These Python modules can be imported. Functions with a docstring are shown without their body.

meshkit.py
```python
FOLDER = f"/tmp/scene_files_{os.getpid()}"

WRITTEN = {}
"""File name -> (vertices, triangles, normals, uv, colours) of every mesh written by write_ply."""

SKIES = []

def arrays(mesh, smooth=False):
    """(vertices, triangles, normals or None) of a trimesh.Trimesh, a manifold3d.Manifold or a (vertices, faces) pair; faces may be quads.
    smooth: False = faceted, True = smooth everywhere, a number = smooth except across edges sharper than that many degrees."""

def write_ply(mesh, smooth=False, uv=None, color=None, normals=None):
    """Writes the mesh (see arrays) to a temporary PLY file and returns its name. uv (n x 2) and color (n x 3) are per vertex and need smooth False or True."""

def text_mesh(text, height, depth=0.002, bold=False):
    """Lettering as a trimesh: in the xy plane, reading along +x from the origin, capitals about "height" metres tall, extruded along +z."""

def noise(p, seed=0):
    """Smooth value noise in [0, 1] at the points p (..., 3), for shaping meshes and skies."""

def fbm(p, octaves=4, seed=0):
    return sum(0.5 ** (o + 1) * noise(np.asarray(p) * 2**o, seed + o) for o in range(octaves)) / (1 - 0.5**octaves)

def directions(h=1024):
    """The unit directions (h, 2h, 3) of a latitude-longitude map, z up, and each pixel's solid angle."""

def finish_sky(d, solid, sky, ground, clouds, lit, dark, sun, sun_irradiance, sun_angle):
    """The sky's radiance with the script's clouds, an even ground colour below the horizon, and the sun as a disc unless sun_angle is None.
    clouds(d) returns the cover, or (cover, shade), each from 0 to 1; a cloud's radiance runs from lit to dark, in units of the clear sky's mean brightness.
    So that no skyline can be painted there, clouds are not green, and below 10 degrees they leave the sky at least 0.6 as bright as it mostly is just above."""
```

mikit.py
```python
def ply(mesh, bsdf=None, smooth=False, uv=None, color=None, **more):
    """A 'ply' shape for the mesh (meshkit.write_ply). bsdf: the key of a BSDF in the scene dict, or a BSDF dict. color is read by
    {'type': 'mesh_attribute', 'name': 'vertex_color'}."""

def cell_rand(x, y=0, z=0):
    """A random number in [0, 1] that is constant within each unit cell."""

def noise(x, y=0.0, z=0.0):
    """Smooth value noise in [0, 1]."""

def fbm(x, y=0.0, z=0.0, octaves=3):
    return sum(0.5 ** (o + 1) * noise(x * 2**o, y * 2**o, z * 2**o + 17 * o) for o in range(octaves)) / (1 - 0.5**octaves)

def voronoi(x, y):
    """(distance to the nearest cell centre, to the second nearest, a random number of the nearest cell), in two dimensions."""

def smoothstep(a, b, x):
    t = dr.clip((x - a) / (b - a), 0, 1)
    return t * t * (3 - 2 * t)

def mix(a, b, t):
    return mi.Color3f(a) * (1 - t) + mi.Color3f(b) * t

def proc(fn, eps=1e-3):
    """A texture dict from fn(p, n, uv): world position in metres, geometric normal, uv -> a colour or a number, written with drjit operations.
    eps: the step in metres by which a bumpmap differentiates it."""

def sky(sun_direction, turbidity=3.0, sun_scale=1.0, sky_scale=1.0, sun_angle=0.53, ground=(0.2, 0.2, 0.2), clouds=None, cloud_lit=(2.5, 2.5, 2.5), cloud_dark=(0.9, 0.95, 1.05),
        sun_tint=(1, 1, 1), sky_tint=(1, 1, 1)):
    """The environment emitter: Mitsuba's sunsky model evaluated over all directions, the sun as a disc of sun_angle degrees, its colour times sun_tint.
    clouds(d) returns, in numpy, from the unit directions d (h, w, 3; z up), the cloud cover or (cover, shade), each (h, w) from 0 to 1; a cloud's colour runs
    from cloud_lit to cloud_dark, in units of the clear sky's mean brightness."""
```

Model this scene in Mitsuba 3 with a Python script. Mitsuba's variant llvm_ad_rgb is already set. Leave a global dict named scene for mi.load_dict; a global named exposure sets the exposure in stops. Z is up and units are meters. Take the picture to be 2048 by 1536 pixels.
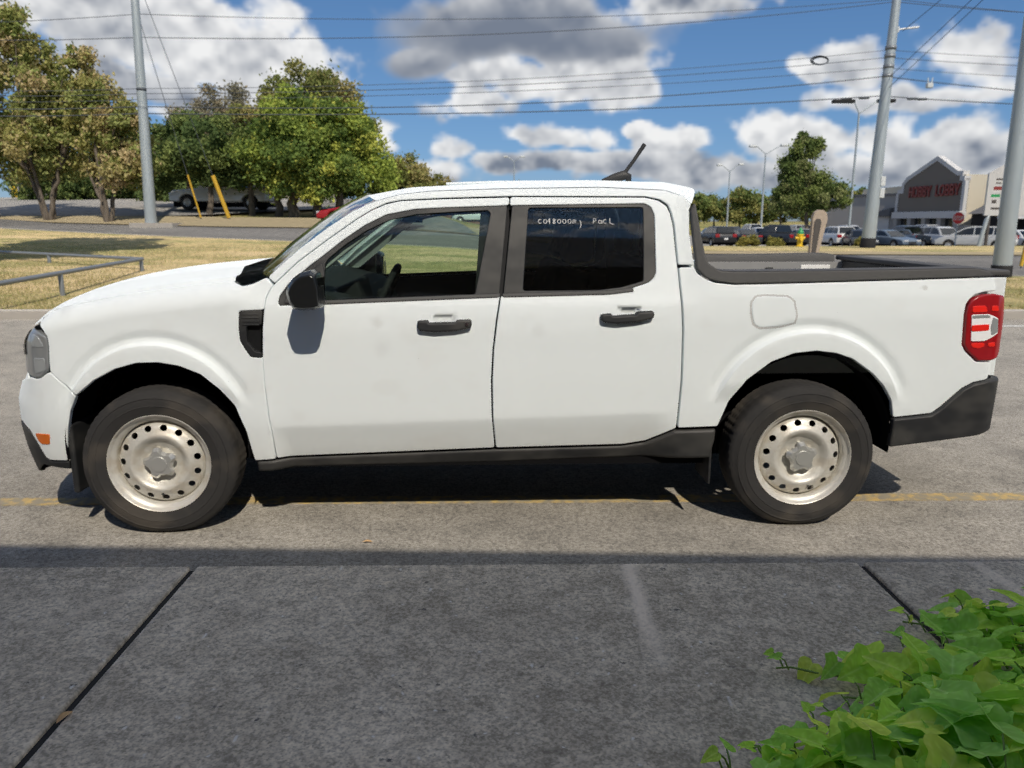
"""White crew-cab pickup parked along a shop pavement, with lawn, street, poles, trees and a shop across the road."""
import math, random
import numpy as np, trimesh, shapely
from shapely.geometry import Polygon, LineString, Point
from scipy.interpolate import PchipInterpolator
from scipy.spatial import Delaunay
import manifold3d as m3
import drjit as dr
import mitsuba as mi
import mikit, meshkit
from mikit import proc, noise, fbm, voronoi, cell_rand, smoothstep, mix

T = mi.ScalarTransform4f
scene, labels = {}, {}
rng = np.random.default_rng(7)
random.seed(7)

# ------------------------------------------------------------------ camera, sky, exposure
EYE = 1.476
scene['camera'] = {'type': 'thinlens', 'fov': 67.31, 'fov_axis': 'x', 'near_clip': 0.05, 'far_clip': 3000.0,
                   'aperture_radius': 0.0017, 'focus_distance': 1.35,
                   'to_world': T().look_at(origin=[0, 0, EYE], target=[0, math.cos(math.radians(12)), EYE - math.sin(math.radians(12))], up=[0, 0, 1])}
SUN_AZ, SUN_EL = math.radians(18), math.radians(44)               # azimuth to the right of straight behind the camera
SUN = [math.sin(SUN_AZ) * math.cos(SUN_EL), -math.cos(SUN_AZ) * math.cos(SUN_EL), math.sin(SUN_EL)]
exposure = 1.33
CLOUDS = [(-0.438,0.202,0.144,0.069,0.25),(-0.32,0.185,0.106,0.05,0.12),(-0.242,0.179,0.056,0.037,0.05),(-0.419,0.145,0.163,0.028,0.6),(-0.499,0.215,0.087,0.037,0.2),(-0.4,0.12,0.044,0.014,0.1),(0.016,0.217,0.181,0.059,0.85),(-0.106,0.186,0.05,0.02,0.75),(0.194,0.241,0.094,0.028,0.4),(0.107,0.183,0.075,0.031,0.15),(0.022,0.161,0.094,0.034,0.3),(-0.027,0.144,0.056,0.025,0.2),(0.141,0.163,0.037,0.025,0.1),(0.047,0.104,0.069,0.016,0.2),(-0.059,0.092,0.025,0.018,0.2),(-0.139,0.1,0.022,0.018,0.1),(-0.102,0.065,0.062,0.022,0.4),(0.016,0.074,0.075,0.016,0.3),(0.298,0.11,0.034,0.026,0.05),(0.345,0.089,0.069,0.028,0.25),(0.29,0.062,0.138,0.028,0.45),(0.2,0.1,0.047,0.013,0.15),(0.147,0.114,0.018,0.008,0.1),(0.171,0.07,0.075,0.022,0.4),(0.414,0.174,0.047,0.03,0.2),(0.449,0.096,0.03,0.025,0.1),(0.491,0.078,0.037,0.028,0.2),(0.52,0.177,0.069,0.036,0.1),(0.522,0.093,0.031,0.028,0.05),(0.478,0.058,0.113,0.028,0.4),(0.552,0.068,0.05,0.025,0.2),(0.45,0.138,0.094,0.016,0.35),(0.366,0.167,0.025,0.016,0.2)]

def clouds(d):
    az, el = np.arctan2(d[..., 0], d[..., 1]), np.arcsin(np.clip(d[..., 2], -1, 1))
    p = np.stack([az * 14, el * 17, az * 0], -1)
    big = meshkit.fbm(p, 6, 3) - .5
    wx = (meshkit.fbm(p * .6 + 5, 4, 21) - .5) * .09                # billowing of the outlines
    wy = (meshkit.fbm(p * .6 + 9, 4, 33) - .5) * .06
    field, shade, wsum = np.full(az.shape, -1.), np.zeros(az.shape), np.full(az.shape, 1e-6)
    for a, e, ra, re, s in CLOUDS:
        x, y = (az + wx * .7 - a) / ra, (el + wy * .7 - e) / re
        y = np.where(y < 0, y * 1.25, y)
        g = 1 - np.sqrt(x * x + y * y)
        w = np.exp(np.clip(g, -4, 1) * 5)
        field = np.maximum(field, g)
        shade += w * (s - .22 * np.clip(y, -1, 1))
        wsum += w
    shade /= wsum
    # the rest of the sky: scattered fair-weather clouds of the same kind
    q = np.stack([d[..., 0], d[..., 1], d[..., 2]], -1) / (.35 + np.abs(d[..., 2:3])) * 1.7
    rest = (meshkit.fbm(q + 11, 5, 5) - .53) * 3.2
    inside = np.clip(1.15 - np.maximum(np.abs(az) / .62, np.abs(el - .1) / .17) , 0, .25) / .25
    low = np.clip(1 - np.abs(el - .055) / .075, 0, 1)
    calm = np.clip((shade - .55) / .25, 0, 1) * inside              # the big flat grey cloud is smoother than the small ones
    fine = meshkit.fbm(p * 2.6, 5, 8) - .5
    here, above = meshkit.fbm(p * 1.9, 4, 8), meshkit.fbm(p * 1.9 + np.array([.08, .42, 0]), 4, 8)
    f = (field * .85 + .06 + low * .12) * inside + rest * (1 - inside) + big * (1.3 - .8 * calm) + fine * (1.0 - .9 * calm)
    cover = np.clip((f + .05) / .42, 0, 1)
    cover = cover * cover * (3 - 2 * cover)
    puff = (above - here) * 1.35 * (1 - .85 * calm)                  # tops of the billows in the sun, their undersides grey
    core = np.clip(f, 0, 1) * .35
    shade = shade * inside * .85 + .28 * (1 - inside) + puff + core + .16 * low * inside + (meshkit.fbm(p * 1.5 + 3, 4, 14) - .5) * (.6 - .4 * calm) - .10 + .10 * calm
    veil = .30 * np.exp(-np.clip(el - .0, 0, 1) ** 2 / .055 ** 2)    # pale bank along the horizon
    total = cover + (1 - cover) * veil
    shade = (np.clip(shade, 0, 1) * cover + .62 * (1 - cover) * veil) / np.maximum(total, 1e-6)
    return np.clip(total * .97, 0, 1), np.clip(shade, 0, 1)

scene['sky'] = mikit.sky(SUN, turbidity=2.3, sky_scale=.84, clouds=clouds, cloud_lit=(4.9, 4.9, 4.85), cloud_dark=(1.0, 1.17, 1.5), ground=(.22, .21, .19), sky_tint=(.72, .95, 1.20), sun_tint=(.90, 1.0, 1.16))

# ------------------------------------------------------------------ materials
def rgb(*c):
    return {'type': 'rgb', 'value': list(c)}
def mat(key, color, rough=.5, two=True, **more):
    b = {'type': 'principled', 'base_color': color if isinstance(color, dict) else rgb(*color), 'roughness': rough, **more}
    scene[key] = {'type': 'twosided', 'bsdf': b} if two else b
def bumpy(key, color, rough, fn, scale=1., **more):
    scene[key] = {'type': 'twosided', 'bsdf': {'type': 'bumpmap', 'bump': {**proc(fn, 2e-3)}, 'scale': scale, 'nested': {'type': 'principled', 'base_color': color, 'roughness': rough, **more}}}

def paint_c(p, n, uv):
    dust = smoothstep(.62, .30, p.z) * (.25 + .75 * fbm(p.x * 3, p.z * 5, p.y * 3, 3))
    smear = smoothstep(.62, .80, fbm(p.x * 5 + 3, p.z * 7, p.y * 2, 4)) * .22
    c = mix((.77, .82, .84), (.69, .705, .70), smear)
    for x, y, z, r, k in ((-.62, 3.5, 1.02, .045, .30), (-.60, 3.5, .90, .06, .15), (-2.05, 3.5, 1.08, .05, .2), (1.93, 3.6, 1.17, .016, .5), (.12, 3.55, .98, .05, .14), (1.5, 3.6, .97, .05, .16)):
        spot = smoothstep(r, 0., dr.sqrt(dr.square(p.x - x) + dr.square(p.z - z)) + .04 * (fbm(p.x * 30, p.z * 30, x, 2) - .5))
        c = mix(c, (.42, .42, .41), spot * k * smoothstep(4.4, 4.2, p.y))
    return mix(c, (.52, .48, .42), dust * .42)
mat('white_paint', proc(paint_c), .55, specular=.22)
def trim_c(p, n, uv):
    return mix((.018, .019, .021), (.050, .049, .047), smoothstep(.35, .75, fbm(p.x * 6, p.y * 6, p.z * 9, 3)))
mat('black_trim', proc(trim_c), .55, specular=.4)
mat('rail_trim', (.075, .074, .074), .62, specular=.35)
mat('gloss_black', (.012, .013, .014), .22, specular=.5)
mat('dark_cavity', (.006, .006, .007), .9, specular=.1)
mat('cabin_dark', (.020, .021, .023), .75, specular=.2)
mat('cabin_grey', (.32, .33, .33), .8, specular=.2)
mat('bed_liner', (.27, .27, .27), .75, specular=.25)
def rubber_c(p, n, uv):
    dirt = smoothstep(.45, .75, fbm(p.x * 7, p.y * 7, p.z * 7, 3))
    return mix((.033, .032, .032), (.085, .074, .062), dirt * .6)
def rubber_h(p, n, uv):
    return .0006 * fbm(p.x * 160, p.y * 160, p.z * 160, 2)
bumpy('rubber', proc(rubber_c), .82, rubber_h, specular=.25)
def steel_c(p, n, uv):
    g = smoothstep(.40, .72, fbm(p.x * 22, p.y * 22, p.z * 22, 3))
    return mix((.63, .615, .57), (.52, .46, .37), g * .55)
mat('wheel_steel', proc(steel_c), .45, metallic=.35)
mat('cap_silver', (.55, .55, .53), .35, metallic=.6)
mat('chrome', (.75, .75, .75), .12, metallic=1.)
mat('lamp_red', (.30, .006, .010), .12, clearcoat=1., clearcoat_gloss=.97)
mat('lamp_bright_red', (.80, .020, .012), .15, clearcoat=1., clearcoat_gloss=.97)
mat('lamp_clear', (.70, .70, .70), .15, clearcoat=1., metallic=.4)
mat('lamp_white', (.86, .86, .88), .15, clearcoat=1.)
mat('lamp_amber', (.62, .14, .015), .2, clearcoat=1.)
mat('lamp_mid', (.36, .38, .39), .15, clearcoat=1., metallic=.3)
mat('lamp_grey', (.30, .315, .325), .15, clearcoat=1., metallic=.4)
mat('plain_white', (.78, .78, .76), .6)
mat('seam_grey', (.52, .53, .53), .6)
mat('chalk', (.62, .62, .62), .9)
for key, c in (('clear_glass', (.74, .86, .79)), ('privacy_glass', (.085, .095, .095)), ('shield_glass', (.70, .84, .78))):
    scene[key] = {'type': 'thindielectric', 'int_ior': 1.5, 'specular_transmittance': rgb(*c)}

def rn(x, y, f, k=1.):
    """isotropic noise: two lattices turned against each other"""
    return .5 * noise((x * .80 + y * .60) * f, (y * .80 - x * .60) * f, k) + .5 * noise((x * .28 - y * .96) * f * 1.27 + 7.3, (y * .28 + x * .96) * f * 1.27, k + 3.1)
def rf(x, y, f, k=1., n=3):
    return sum(rn(x * 1. , y * 1., f * 2.03 ** i, k + 5 * i) * .5 ** (i + 1) for i in range(n)) / (1 - .5 ** n)
def asphalt_c(p, n, uv):
    big = rf(p.x * .6, p.y, .8, 3., 3)
    mid = rf(p.x, p.y, 6., 1., 3)
    grit = rn(p.x, p.y, 80., 2.) * .55 + rn(p.x, p.y, 170., 4.) * .45
    c = mix((.215, .200, .176), (.345, .32, .28), smoothstep(.25, .75, big * .5 + mid * .5))
    c = c * (.58 + .84 * smoothstep(.12, .88, grit))
    oil = smoothstep(.60, .76, rf(p.x * .7 + 9, p.y, 1.3, 5., 3))
    return mix(c, (.085, .082, .078), oil * .35)
def grit_h(p, n, uv):
    return .004 * rn(p.x, p.y, 100., 3.)
bumpy('asphalt', proc(asphalt_c), .85, grit_h, specular=.25)
def street_c(p, n, uv):
    return mix((.105, .102, .098), (.175, .168, .160), fbm(p.x * .25, p.y * .8, 1., 4)) * (.85 + .3 * noise(p.x * 6, p.y * 6, 2.))
mat('street_asphalt', proc(street_c), .9, specular=.2)
def lot_c(p, n, uv):
    return mix((.165, .160, .152), (.255, .245, .232), fbm(p.x * .15, p.y * .3, 1., 4))
mat('lot_asphalt', proc(lot_c), .9, specular=.2)
def concrete_c(p, n, uv):
    big = rf(p.x, p.y, 1.1, 7., 3)
    mid = rf(p.x, p.y, 13., 2., 3)
    fine = rn(p.x, p.y, 80., 6.) * .5 + rn(p.x, p.y, 165., 8.) * .5
    c = mix((.375, .325, .255), (.62, .545, .435), .35 * smoothstep(.3, .7, big) + .65 * smoothstep(.25, .75, mid))
    c = c * (.60 + .80 * smoothstep(.15, .85, fine))
    d1, d2, r = voronoi(p.x * 9 + 1.5 * mid, p.y * 9)
    pit = smoothstep(.16, .05, d1 + .12 * fine) * smoothstep(.72, .80, r)
    c = mix(c, (.07, .075, .085), pit * .85)
    e1, e2, q = voronoi(p.x * 14 + 31, p.y * 14 + 2 * mid)
    chip = smoothstep(.15, .05, e1 + .08 * fine) * smoothstep(.80, .86, q)
    c = mix(c, (.80, .79, .76), chip * .75)
    # dried run-off streaks across the pavement
    wob = (rf(p.x, p.y, 3., 4., 2) - .5) * .16
    s1 = smoothstep(.050, .0, dr.abs(p.x - .465 - wob * .25)) * smoothstep(2.0, 2.5, p.y) * 1.5
    s2 = smoothstep(.05, .0, dr.abs(p.x - 1.86 - wob * .6 - (2.86 - p.y) * .12)) * smoothstep(2.2, 2.6, p.y)
    s3 = smoothstep(.03, .0, dr.abs((p.x + 1.35) * .8 - (p.y - 2.7) * .55 - wob * .5)) * smoothstep(2.2, 2.6, p.y)
    s = (s1 + s2 * .9 + s3 * .6) * (.45 + .55 * fine)
    return mix(c, (.82, .71, .58), dr.clip(s, 0, 1) * .85)
def concrete_h(p, n, uv):
    return .0035 * rf(p.x, p.y, 55., 3., 2)
bumpy('concrete', proc(concrete_c), .9, concrete_h, specular=.2)
mat('old_kerb', (.27, .25, .22), .9)
mat('kerb_concrete', (.40, .37, .33), .9, specular=.2)
def grass_c(p, n, uv):
    a = rf(p.x * .45, p.y, .7, 1., 4)
    b = rf(p.x, p.y, 3., 5., 3)
    c = mix((.40, .315, .165), (.205, .195, .085), smoothstep(.36, .64, a * .6 + b * .4))
    c = mix(c, (.47, .36, .21), smoothstep(.52, .68, rf(p.x * .25 + 4, p.y, 1.1, 9., 3)) * .7)
    return c * (.62 + .76 * rn(p.x, p.y, 17., 3.))
mat('lawn_green', proc(grass_c), .95, specular=.1)
mat('verge_grass', (.27, .225, .145), .95, specular=.1)
def ground_c(p, n, uv):
    c = mix((.235, .185, .085), (.125, .135, .045), smoothstep(.35, .65, fbm(p.x * .08, p.y * .08, 1., 4)))
    return c * (.75 + .5 * noise(p.x * 5, p.y * 5, 3.))
mat('ground_soil', proc(ground_c), .95, specular=.1)
def line_c(p, n, uv):
    worn = smoothstep(.30, .62, rf(p.x, p.y, 26., 2., 3))
    return mix((.52, .37, .14), (.25, .235, .20), worn * .85)
mat('line_yellow', proc(line_c), .85)
mat('line_white', (.50, .50, .48), .85)
def pole_c(p, n, uv):
    return mix((.36, .41, .43), (.50, .54, .55), fbm(p.x * 4, p.y * 4, p.z * .9, 3))
mat('pole_steel', proc(pole_c), .45, metallic=.35)
mat('rail_steel', (.27, .29, .31), .45, metallic=.4)
mat('tar_black', (.015, .015, .016), .8)
mat('wire_black', (.075, .085, .10), .7)
mat('insulator', (.60, .62, .62), .3)
mat('sign_yellow', (.80, .52, .03), .45)
mat('guard_yellow', (.62, .38, .04), .5)
mat('hydrant_green', (.03, .30, .10), .4)
mat('sign_red', (.55, .03, .035), .5)
mat('letter_red', (.24, .035, .028), .5)
mat('post_tan', (.42, .34, .27), .8)
mat('post_dark', (.085, .075, .070), .8)
mat('wood_grey', (.30, .27, .24), .85)
def bark_c(p, n, uv):
    return mix((.085, .068, .052), (.23, .195, .16), fbm(p.x * 9, p.y * 9, p.z * 2.2, 3))
mat('bark', proc(bark_c), .9, specular=.1)
scene['leaf'] = {'type': 'principledthin', 'base_color': {'type': 'mesh_attribute', 'name': 'vertex_color'}, 'roughness': .55, 'diff_trans': .55, 'spec_trans': 0., 'eta': 1.33}
mat('stucco_brown', (.205, .180, .155), .9, specular=.15)
mat('stucco_grey', (.36, .345, .33), .9, specular=.15)
mat('stucco_cream', (.62, .56, .44), .9, specular=.15)
mat('trim_white', (.58, .57, .56), .8)
mat('roof_grey', (.135, .135, .14), .85)
mat('shop_glass', (.02, .025, .028), .08, specular=.6)
mat('void_dark', (.012, .012, .013), .9)
def brick_c(p, n, uv):
    r = dr.floor(p.z / .075)
    u = (p.x + p.y) / .22 + .5 * (r - 2 * dr.floor(r / 2))
    fu, fz = u - dr.floor(u), p.z / .075 - r
    joint = dr.maximum(smoothstep(.05, .02, fu), smoothstep(.14, .06, fz))
    return mix(mix((.24, .105, .07), (.34, .16, .11), cell_rand(dr.floor(u), r, 3)), (.38, .35, .31), joint)
mat('brick', proc(brick_c), .9)
CARS = {'silver': (.46, .47, .48), 'steel_blue': (.13, .17, .22), 'charcoal': (.035, .038, .043), 'white': (.72, .73, .73), 'red': (.42, .015, .02), 'black': (.014, .015, .017), 'pale_grey': (.52, .52, .50), 'gold': (.34, .31, .26)}
for k, c in CARS.items():
    mat('car_' + k, c, .28, clearcoat=.8, clearcoat_gloss=.95, metallic=.15)
mat('car_glass', (.016, .020, .024), .05, specular=.7)

# ------------------------------------------------------------------ helpers
def number(name):
    if name not in scene and name not in labels and not any(k.startswith(name + '__') for k in scene):
        return name
    i = 1
    while True:
        k = f'{name}_{i:03d}'
        if k not in scene and k not in labels and not any(q.startswith(k + '__') for q in scene):
            return k
        i += 1
COUNT = {}
def fresh(key):
    """key, or key_001, key_002 ... when taken (parts; fast)"""
    n = COUNT.get(key, -1) + 1
    COUNT[key] = n
    return key if n == 0 else f'{key}_{n:03d}'
def tag(key, label, category=None, group=None, kind=None):
    labels[key] = {k: v for k, v in (('label', label), ('category', category), ('group', group), ('kind', kind)) if v}
def thing(name, label, category, group=None):
    key = number(name)
    tag(key, label, category, group)
    return key
def add(parent, name, mesh, bsdf, smooth=False, label=None, **more):
    key = fresh(f'{parent}__{name}' if parent else name)
    if hasattr(mesh, 'own_normals') and smooth:
        scene[key] = {'type': 'ply', 'filename': meshkit.write_ply(mesh, normals=mesh.own_normals), 'face_normals': False, 'bsdf': {'type': 'ref', 'id': bsdf}, **more}
    else:
        scene[key] = mikit.ply(mesh, bsdf, smooth, **more)
    if label:
        labels[key] = {'label': label}
    return key
def cat(*ms):
    ms = [m for m in (ms[0] if len(ms) == 1 and isinstance(ms[0], list) else ms)]
    return trimesh.util.concatenate([trimesh.Trimesh(m.vertices, m.faces, process=False) for m in ms])
def box(x0, x1, y0, y1, z0, z1):
    b = trimesh.creation.box((x1 - x0, y1 - y0, z1 - z0))
    b.apply_translation(((x0 + x1) / 2, (y0 + y1) / 2, (z0 + z1) / 2))
    return b
def rbox(x0, x1, y0, y1, z0, z1, r=.01, seg=12):
    s = m3.Manifold.sphere(r, seg)
    h = m3.Manifold.batch_hull([s.translate([x, y, z]) for x in (x0 + r, x1 - r) for y in (y0 + r, y1 - r) for z in (z0 + r, z1 - r)])
    m = h.to_mesh()
    return trimesh.Trimesh(m.vert_properties[:, :3], m.tri_verts, process=False)
def mani(m):
    q = m.to_mesh()
    return trimesh.Trimesh(q.vert_properties[:, :3], q.tri_verts, process=False)
def tube(pts, r, n=8, caps=True):
    pts = np.asarray(pts, float)
    r = np.broadcast_to(np.asarray(r, float), len(pts))
    t = np.gradient(pts, axis=0)
    t /= np.linalg.norm(t, axis=1)[:, None] + 1e-12
    up = np.array([0, 0, 1.]) if abs(t[0][2]) < .9 else np.array([1., 0, 0])
    v, prev = [], None
    for p, d, k in zip(pts, t, r):
        a = np.cross(d, up) if prev is None else prev - d * (prev @ d)
        a /= np.linalg.norm(a) + 1e-12
        prev = a
        b = np.cross(d, a)
        th = np.arange(n) / n * 2 * np.pi
        v.append(p + k * (np.cos(th)[:, None] * a + np.sin(th)[:, None] * b))
    m = len(pts)
    i, j = np.meshgrid(np.arange(m - 1), np.arange(n), indexing='ij')
    A, B = i * n + j, i * n + (j + 1) % n
    f = np.concatenate([np.stack([A, B, B + n], -1).reshape(-1, 3), np.stack([A, B + n, A + n], -1).reshape(-1, 3)])
    V = np.vstack(v)
    if caps:
        V = np.vstack([V, pts[0], pts[-1]])
        k = np.arange(n)
        f = np.vstack([f, np.stack([(k + 1) % n, k, k * 0 + m * n], 1), np.stack([(m - 1) * n + k, (m - 1) * n + (k + 1) % n, k * 0 + m * n + 1], 1)])
    return trimesh.Trimesh(V, f, process=False)
def cyl(p0, p1, r0, r1=None, n=16):
    return tube([p0, p1], [r0, r0 if r1 is None else r1], n)
def prism(poly2d, d0, d1, axis='y'):
    """a 2D outline (a, z) extruded along y from d0 to d1"""
    pg = poly2d if hasattr(poly2d, 'exterior') else Polygon(poly2d)
    m = trimesh.creation.extrude_polygon(pg, d1 - d0, engine='earcut')
    v = m.vertices
    m = trimesh.Trimesh(np.c_[v[:, 0], d0 + v[:, 2], v[:, 1]], m.faces[:, ::-1], process=False)
    return m
def grid(P, flip=False):
    """quads over an (m, n, 3) array of points"""
    m, n = P.shape[:2]
    i, j = np.meshgrid(np.arange(m - 1), np.arange(n - 1), indexing='ij')
    A = i * n + j
    f = np.concatenate([np.stack([A, A + 1, A + n + 1], -1).reshape(-1, 3), np.stack([A, A + n + 1, A + n], -1).reshape(-1, 3)])
    return trimesh.Trimesh(P.reshape(-1, 3), f[:, ::-1] if flip else f, process=False)
def revolve(profile, n=48, y=True):
    """profile of (radius, depth) spun about the y axis through the origin"""
    pr = np.asarray(profile, float)
    th = np.arange(n + 1) / n * 2 * np.pi
    P = np.stack([pr[:, None, 0] * np.cos(th), np.repeat(pr[:, 1:2], n + 1, 1), pr[:, None, 0] * np.sin(th)], -1)
    g = grid(P)
    g.merge_vertices()
    return g
def moved(m, x=0, y=0, z=0, rz=0, s=1.):
    m = m.copy()
    c, q = math.cos(rz), math.sin(rz)
    v = np.asarray(m.vertices) * s
    m.vertices = np.c_[v[:, 0] * c - v[:, 1] * q + x, v[:, 0] * q + v[:, 1] * c + y, v[:, 2] + z]
    return m
def lerp_path(path, n):
    path = np.asarray(path, float)
    s = np.r_[0, np.cumsum(np.linalg.norm(np.diff(path, axis=0), axis=1))]
    t = np.linspace(0, s[-1], n)
    return np.stack([np.interp(t, s, path[:, k]) for k in range(path.shape[1])], -1)

# ------------------------------------------------------------------ ground: nearly level on the right, rising to a car park on the left
RAMP = PchipInterpolator([-100, 13, 20, 36, 39, 70, 100, 1000], [0, 0, .27, 1.08, 1.5, 3.4, 3.9, 3.9])
DIP = PchipInterpolator([-100, 30, 45.5, 53, 70, 1000], [0, 0, -.03, -.68, -.75, -.75])
def g(x, y):
    x, y = np.broadcast_arrays(np.asarray(x, float), np.asarray(y, float))
    far = np.clip(y - 27, 0, 80)
    t = np.clip((x + 4 + .30 * far) / (13 + .30 * far), 0, 1)
    k = t * t * (3 - 2 * t)
    return RAMP(y) * (1 - k) + DIP(y) * k
def sheet(key, outline, h, bsdf, label=None, step=1.2, wob=0., kind='structure', thick=0.):
    """a sheet draped on the ground, h above it"""
    pg = Polygon(outline)
    ring = LineString(pg.exterior.coords)
    n = int(ring.length / step) + 4
    P = np.array([ring.interpolate(i / n, normalized=True).coords[0] for i in range(n)])
    if wob:
        P = P + (np.stack([meshkit.fbm(np.c_[P * .9, P[:, :1] * 0], 3, 1), meshkit.fbm(np.c_[P * .9, P[:, :1] * 0], 3, 2)], -1) - .5) * wob
    x0, y0, x1, y1 = pg.bounds
    gx, gy = np.meshgrid(np.arange(x0, x1, step), np.arange(y0, y1, step))
    G = np.c_[gx.ravel(), gy.ravel()]
    G = G[shapely.contains_xy(Polygon(P).buffer(-step * .4), G[:, 0], G[:, 1])]
    Q = np.vstack([P, G])
    tri = Delaunay(Q).simplices
    c = Q[tri].mean(1)
    tri = tri[shapely.contains_xy(Polygon(P), c[:, 0], c[:, 1])]
    e = Q[tri]
    up = (e[:, 1, 0] - e[:, 0, 0]) * (e[:, 2, 1] - e[:, 0, 1]) - (e[:, 1, 1] - e[:, 0, 1]) * (e[:, 2, 0] - e[:, 0, 0]) > 0
    tri = np.where(up[:, None], tri, tri[:, ::-1])
    V = np.c_[Q, g(Q[:, 0], Q[:, 1]) + h]
    scene[key] = mikit.ply(trimesh.Trimesh(V, tri, process=False), bsdf, True)
    tag(key, label, kind=kind)

xs = np.unique(np.r_[np.linspace(-900, -80, 20), np.linspace(-80, 80, 81), np.linspace(80, 900, 20)])
ys = np.unique(np.r_[np.linspace(-80, 11, 12), np.linspace(12, 60, 49), np.linspace(62, 130, 30), np.linspace(150, 1500, 20)])
GX, GY = np.meshgrid(xs, ys, indexing='ij')
GZ = g(GX, GY) - .06 - .25 * (GY < 11.9)
scene['ground'] = mikit.ply(grid(np.stack([GX, GY, GZ], -1), True), 'ground_soil', True)
tag('ground', 'tan and green ground running out to the horizon', kind='structure')
scene['road'] = mikit.ply(trimesh.Trimesh([[-70, 2.70, 0], [70, 2.70, 0], [70, 11.75, 0], [-70, 11.75, 0]], [[0, 1, 2], [0, 2, 3]], process=False), 'asphalt')
tag('road', 'worn grey asphalt lane the pickup stands on', kind='structure')
scene['road__yellow_line'] = mikit.ply(moved(box(-40, 40, -.052, .052, -.01, .004), 0, 3.940, 0, math.radians(.86)), 'line_yellow')
labels['road__yellow_line'] = {'label': 'faded yellow line under the pickup'}
scene['road__white_line'] = mikit.ply(moved(box(6.6, 40, -.05, .05, -.01, .004), 0, 10.92, 0, 0), 'line_white')
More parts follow.
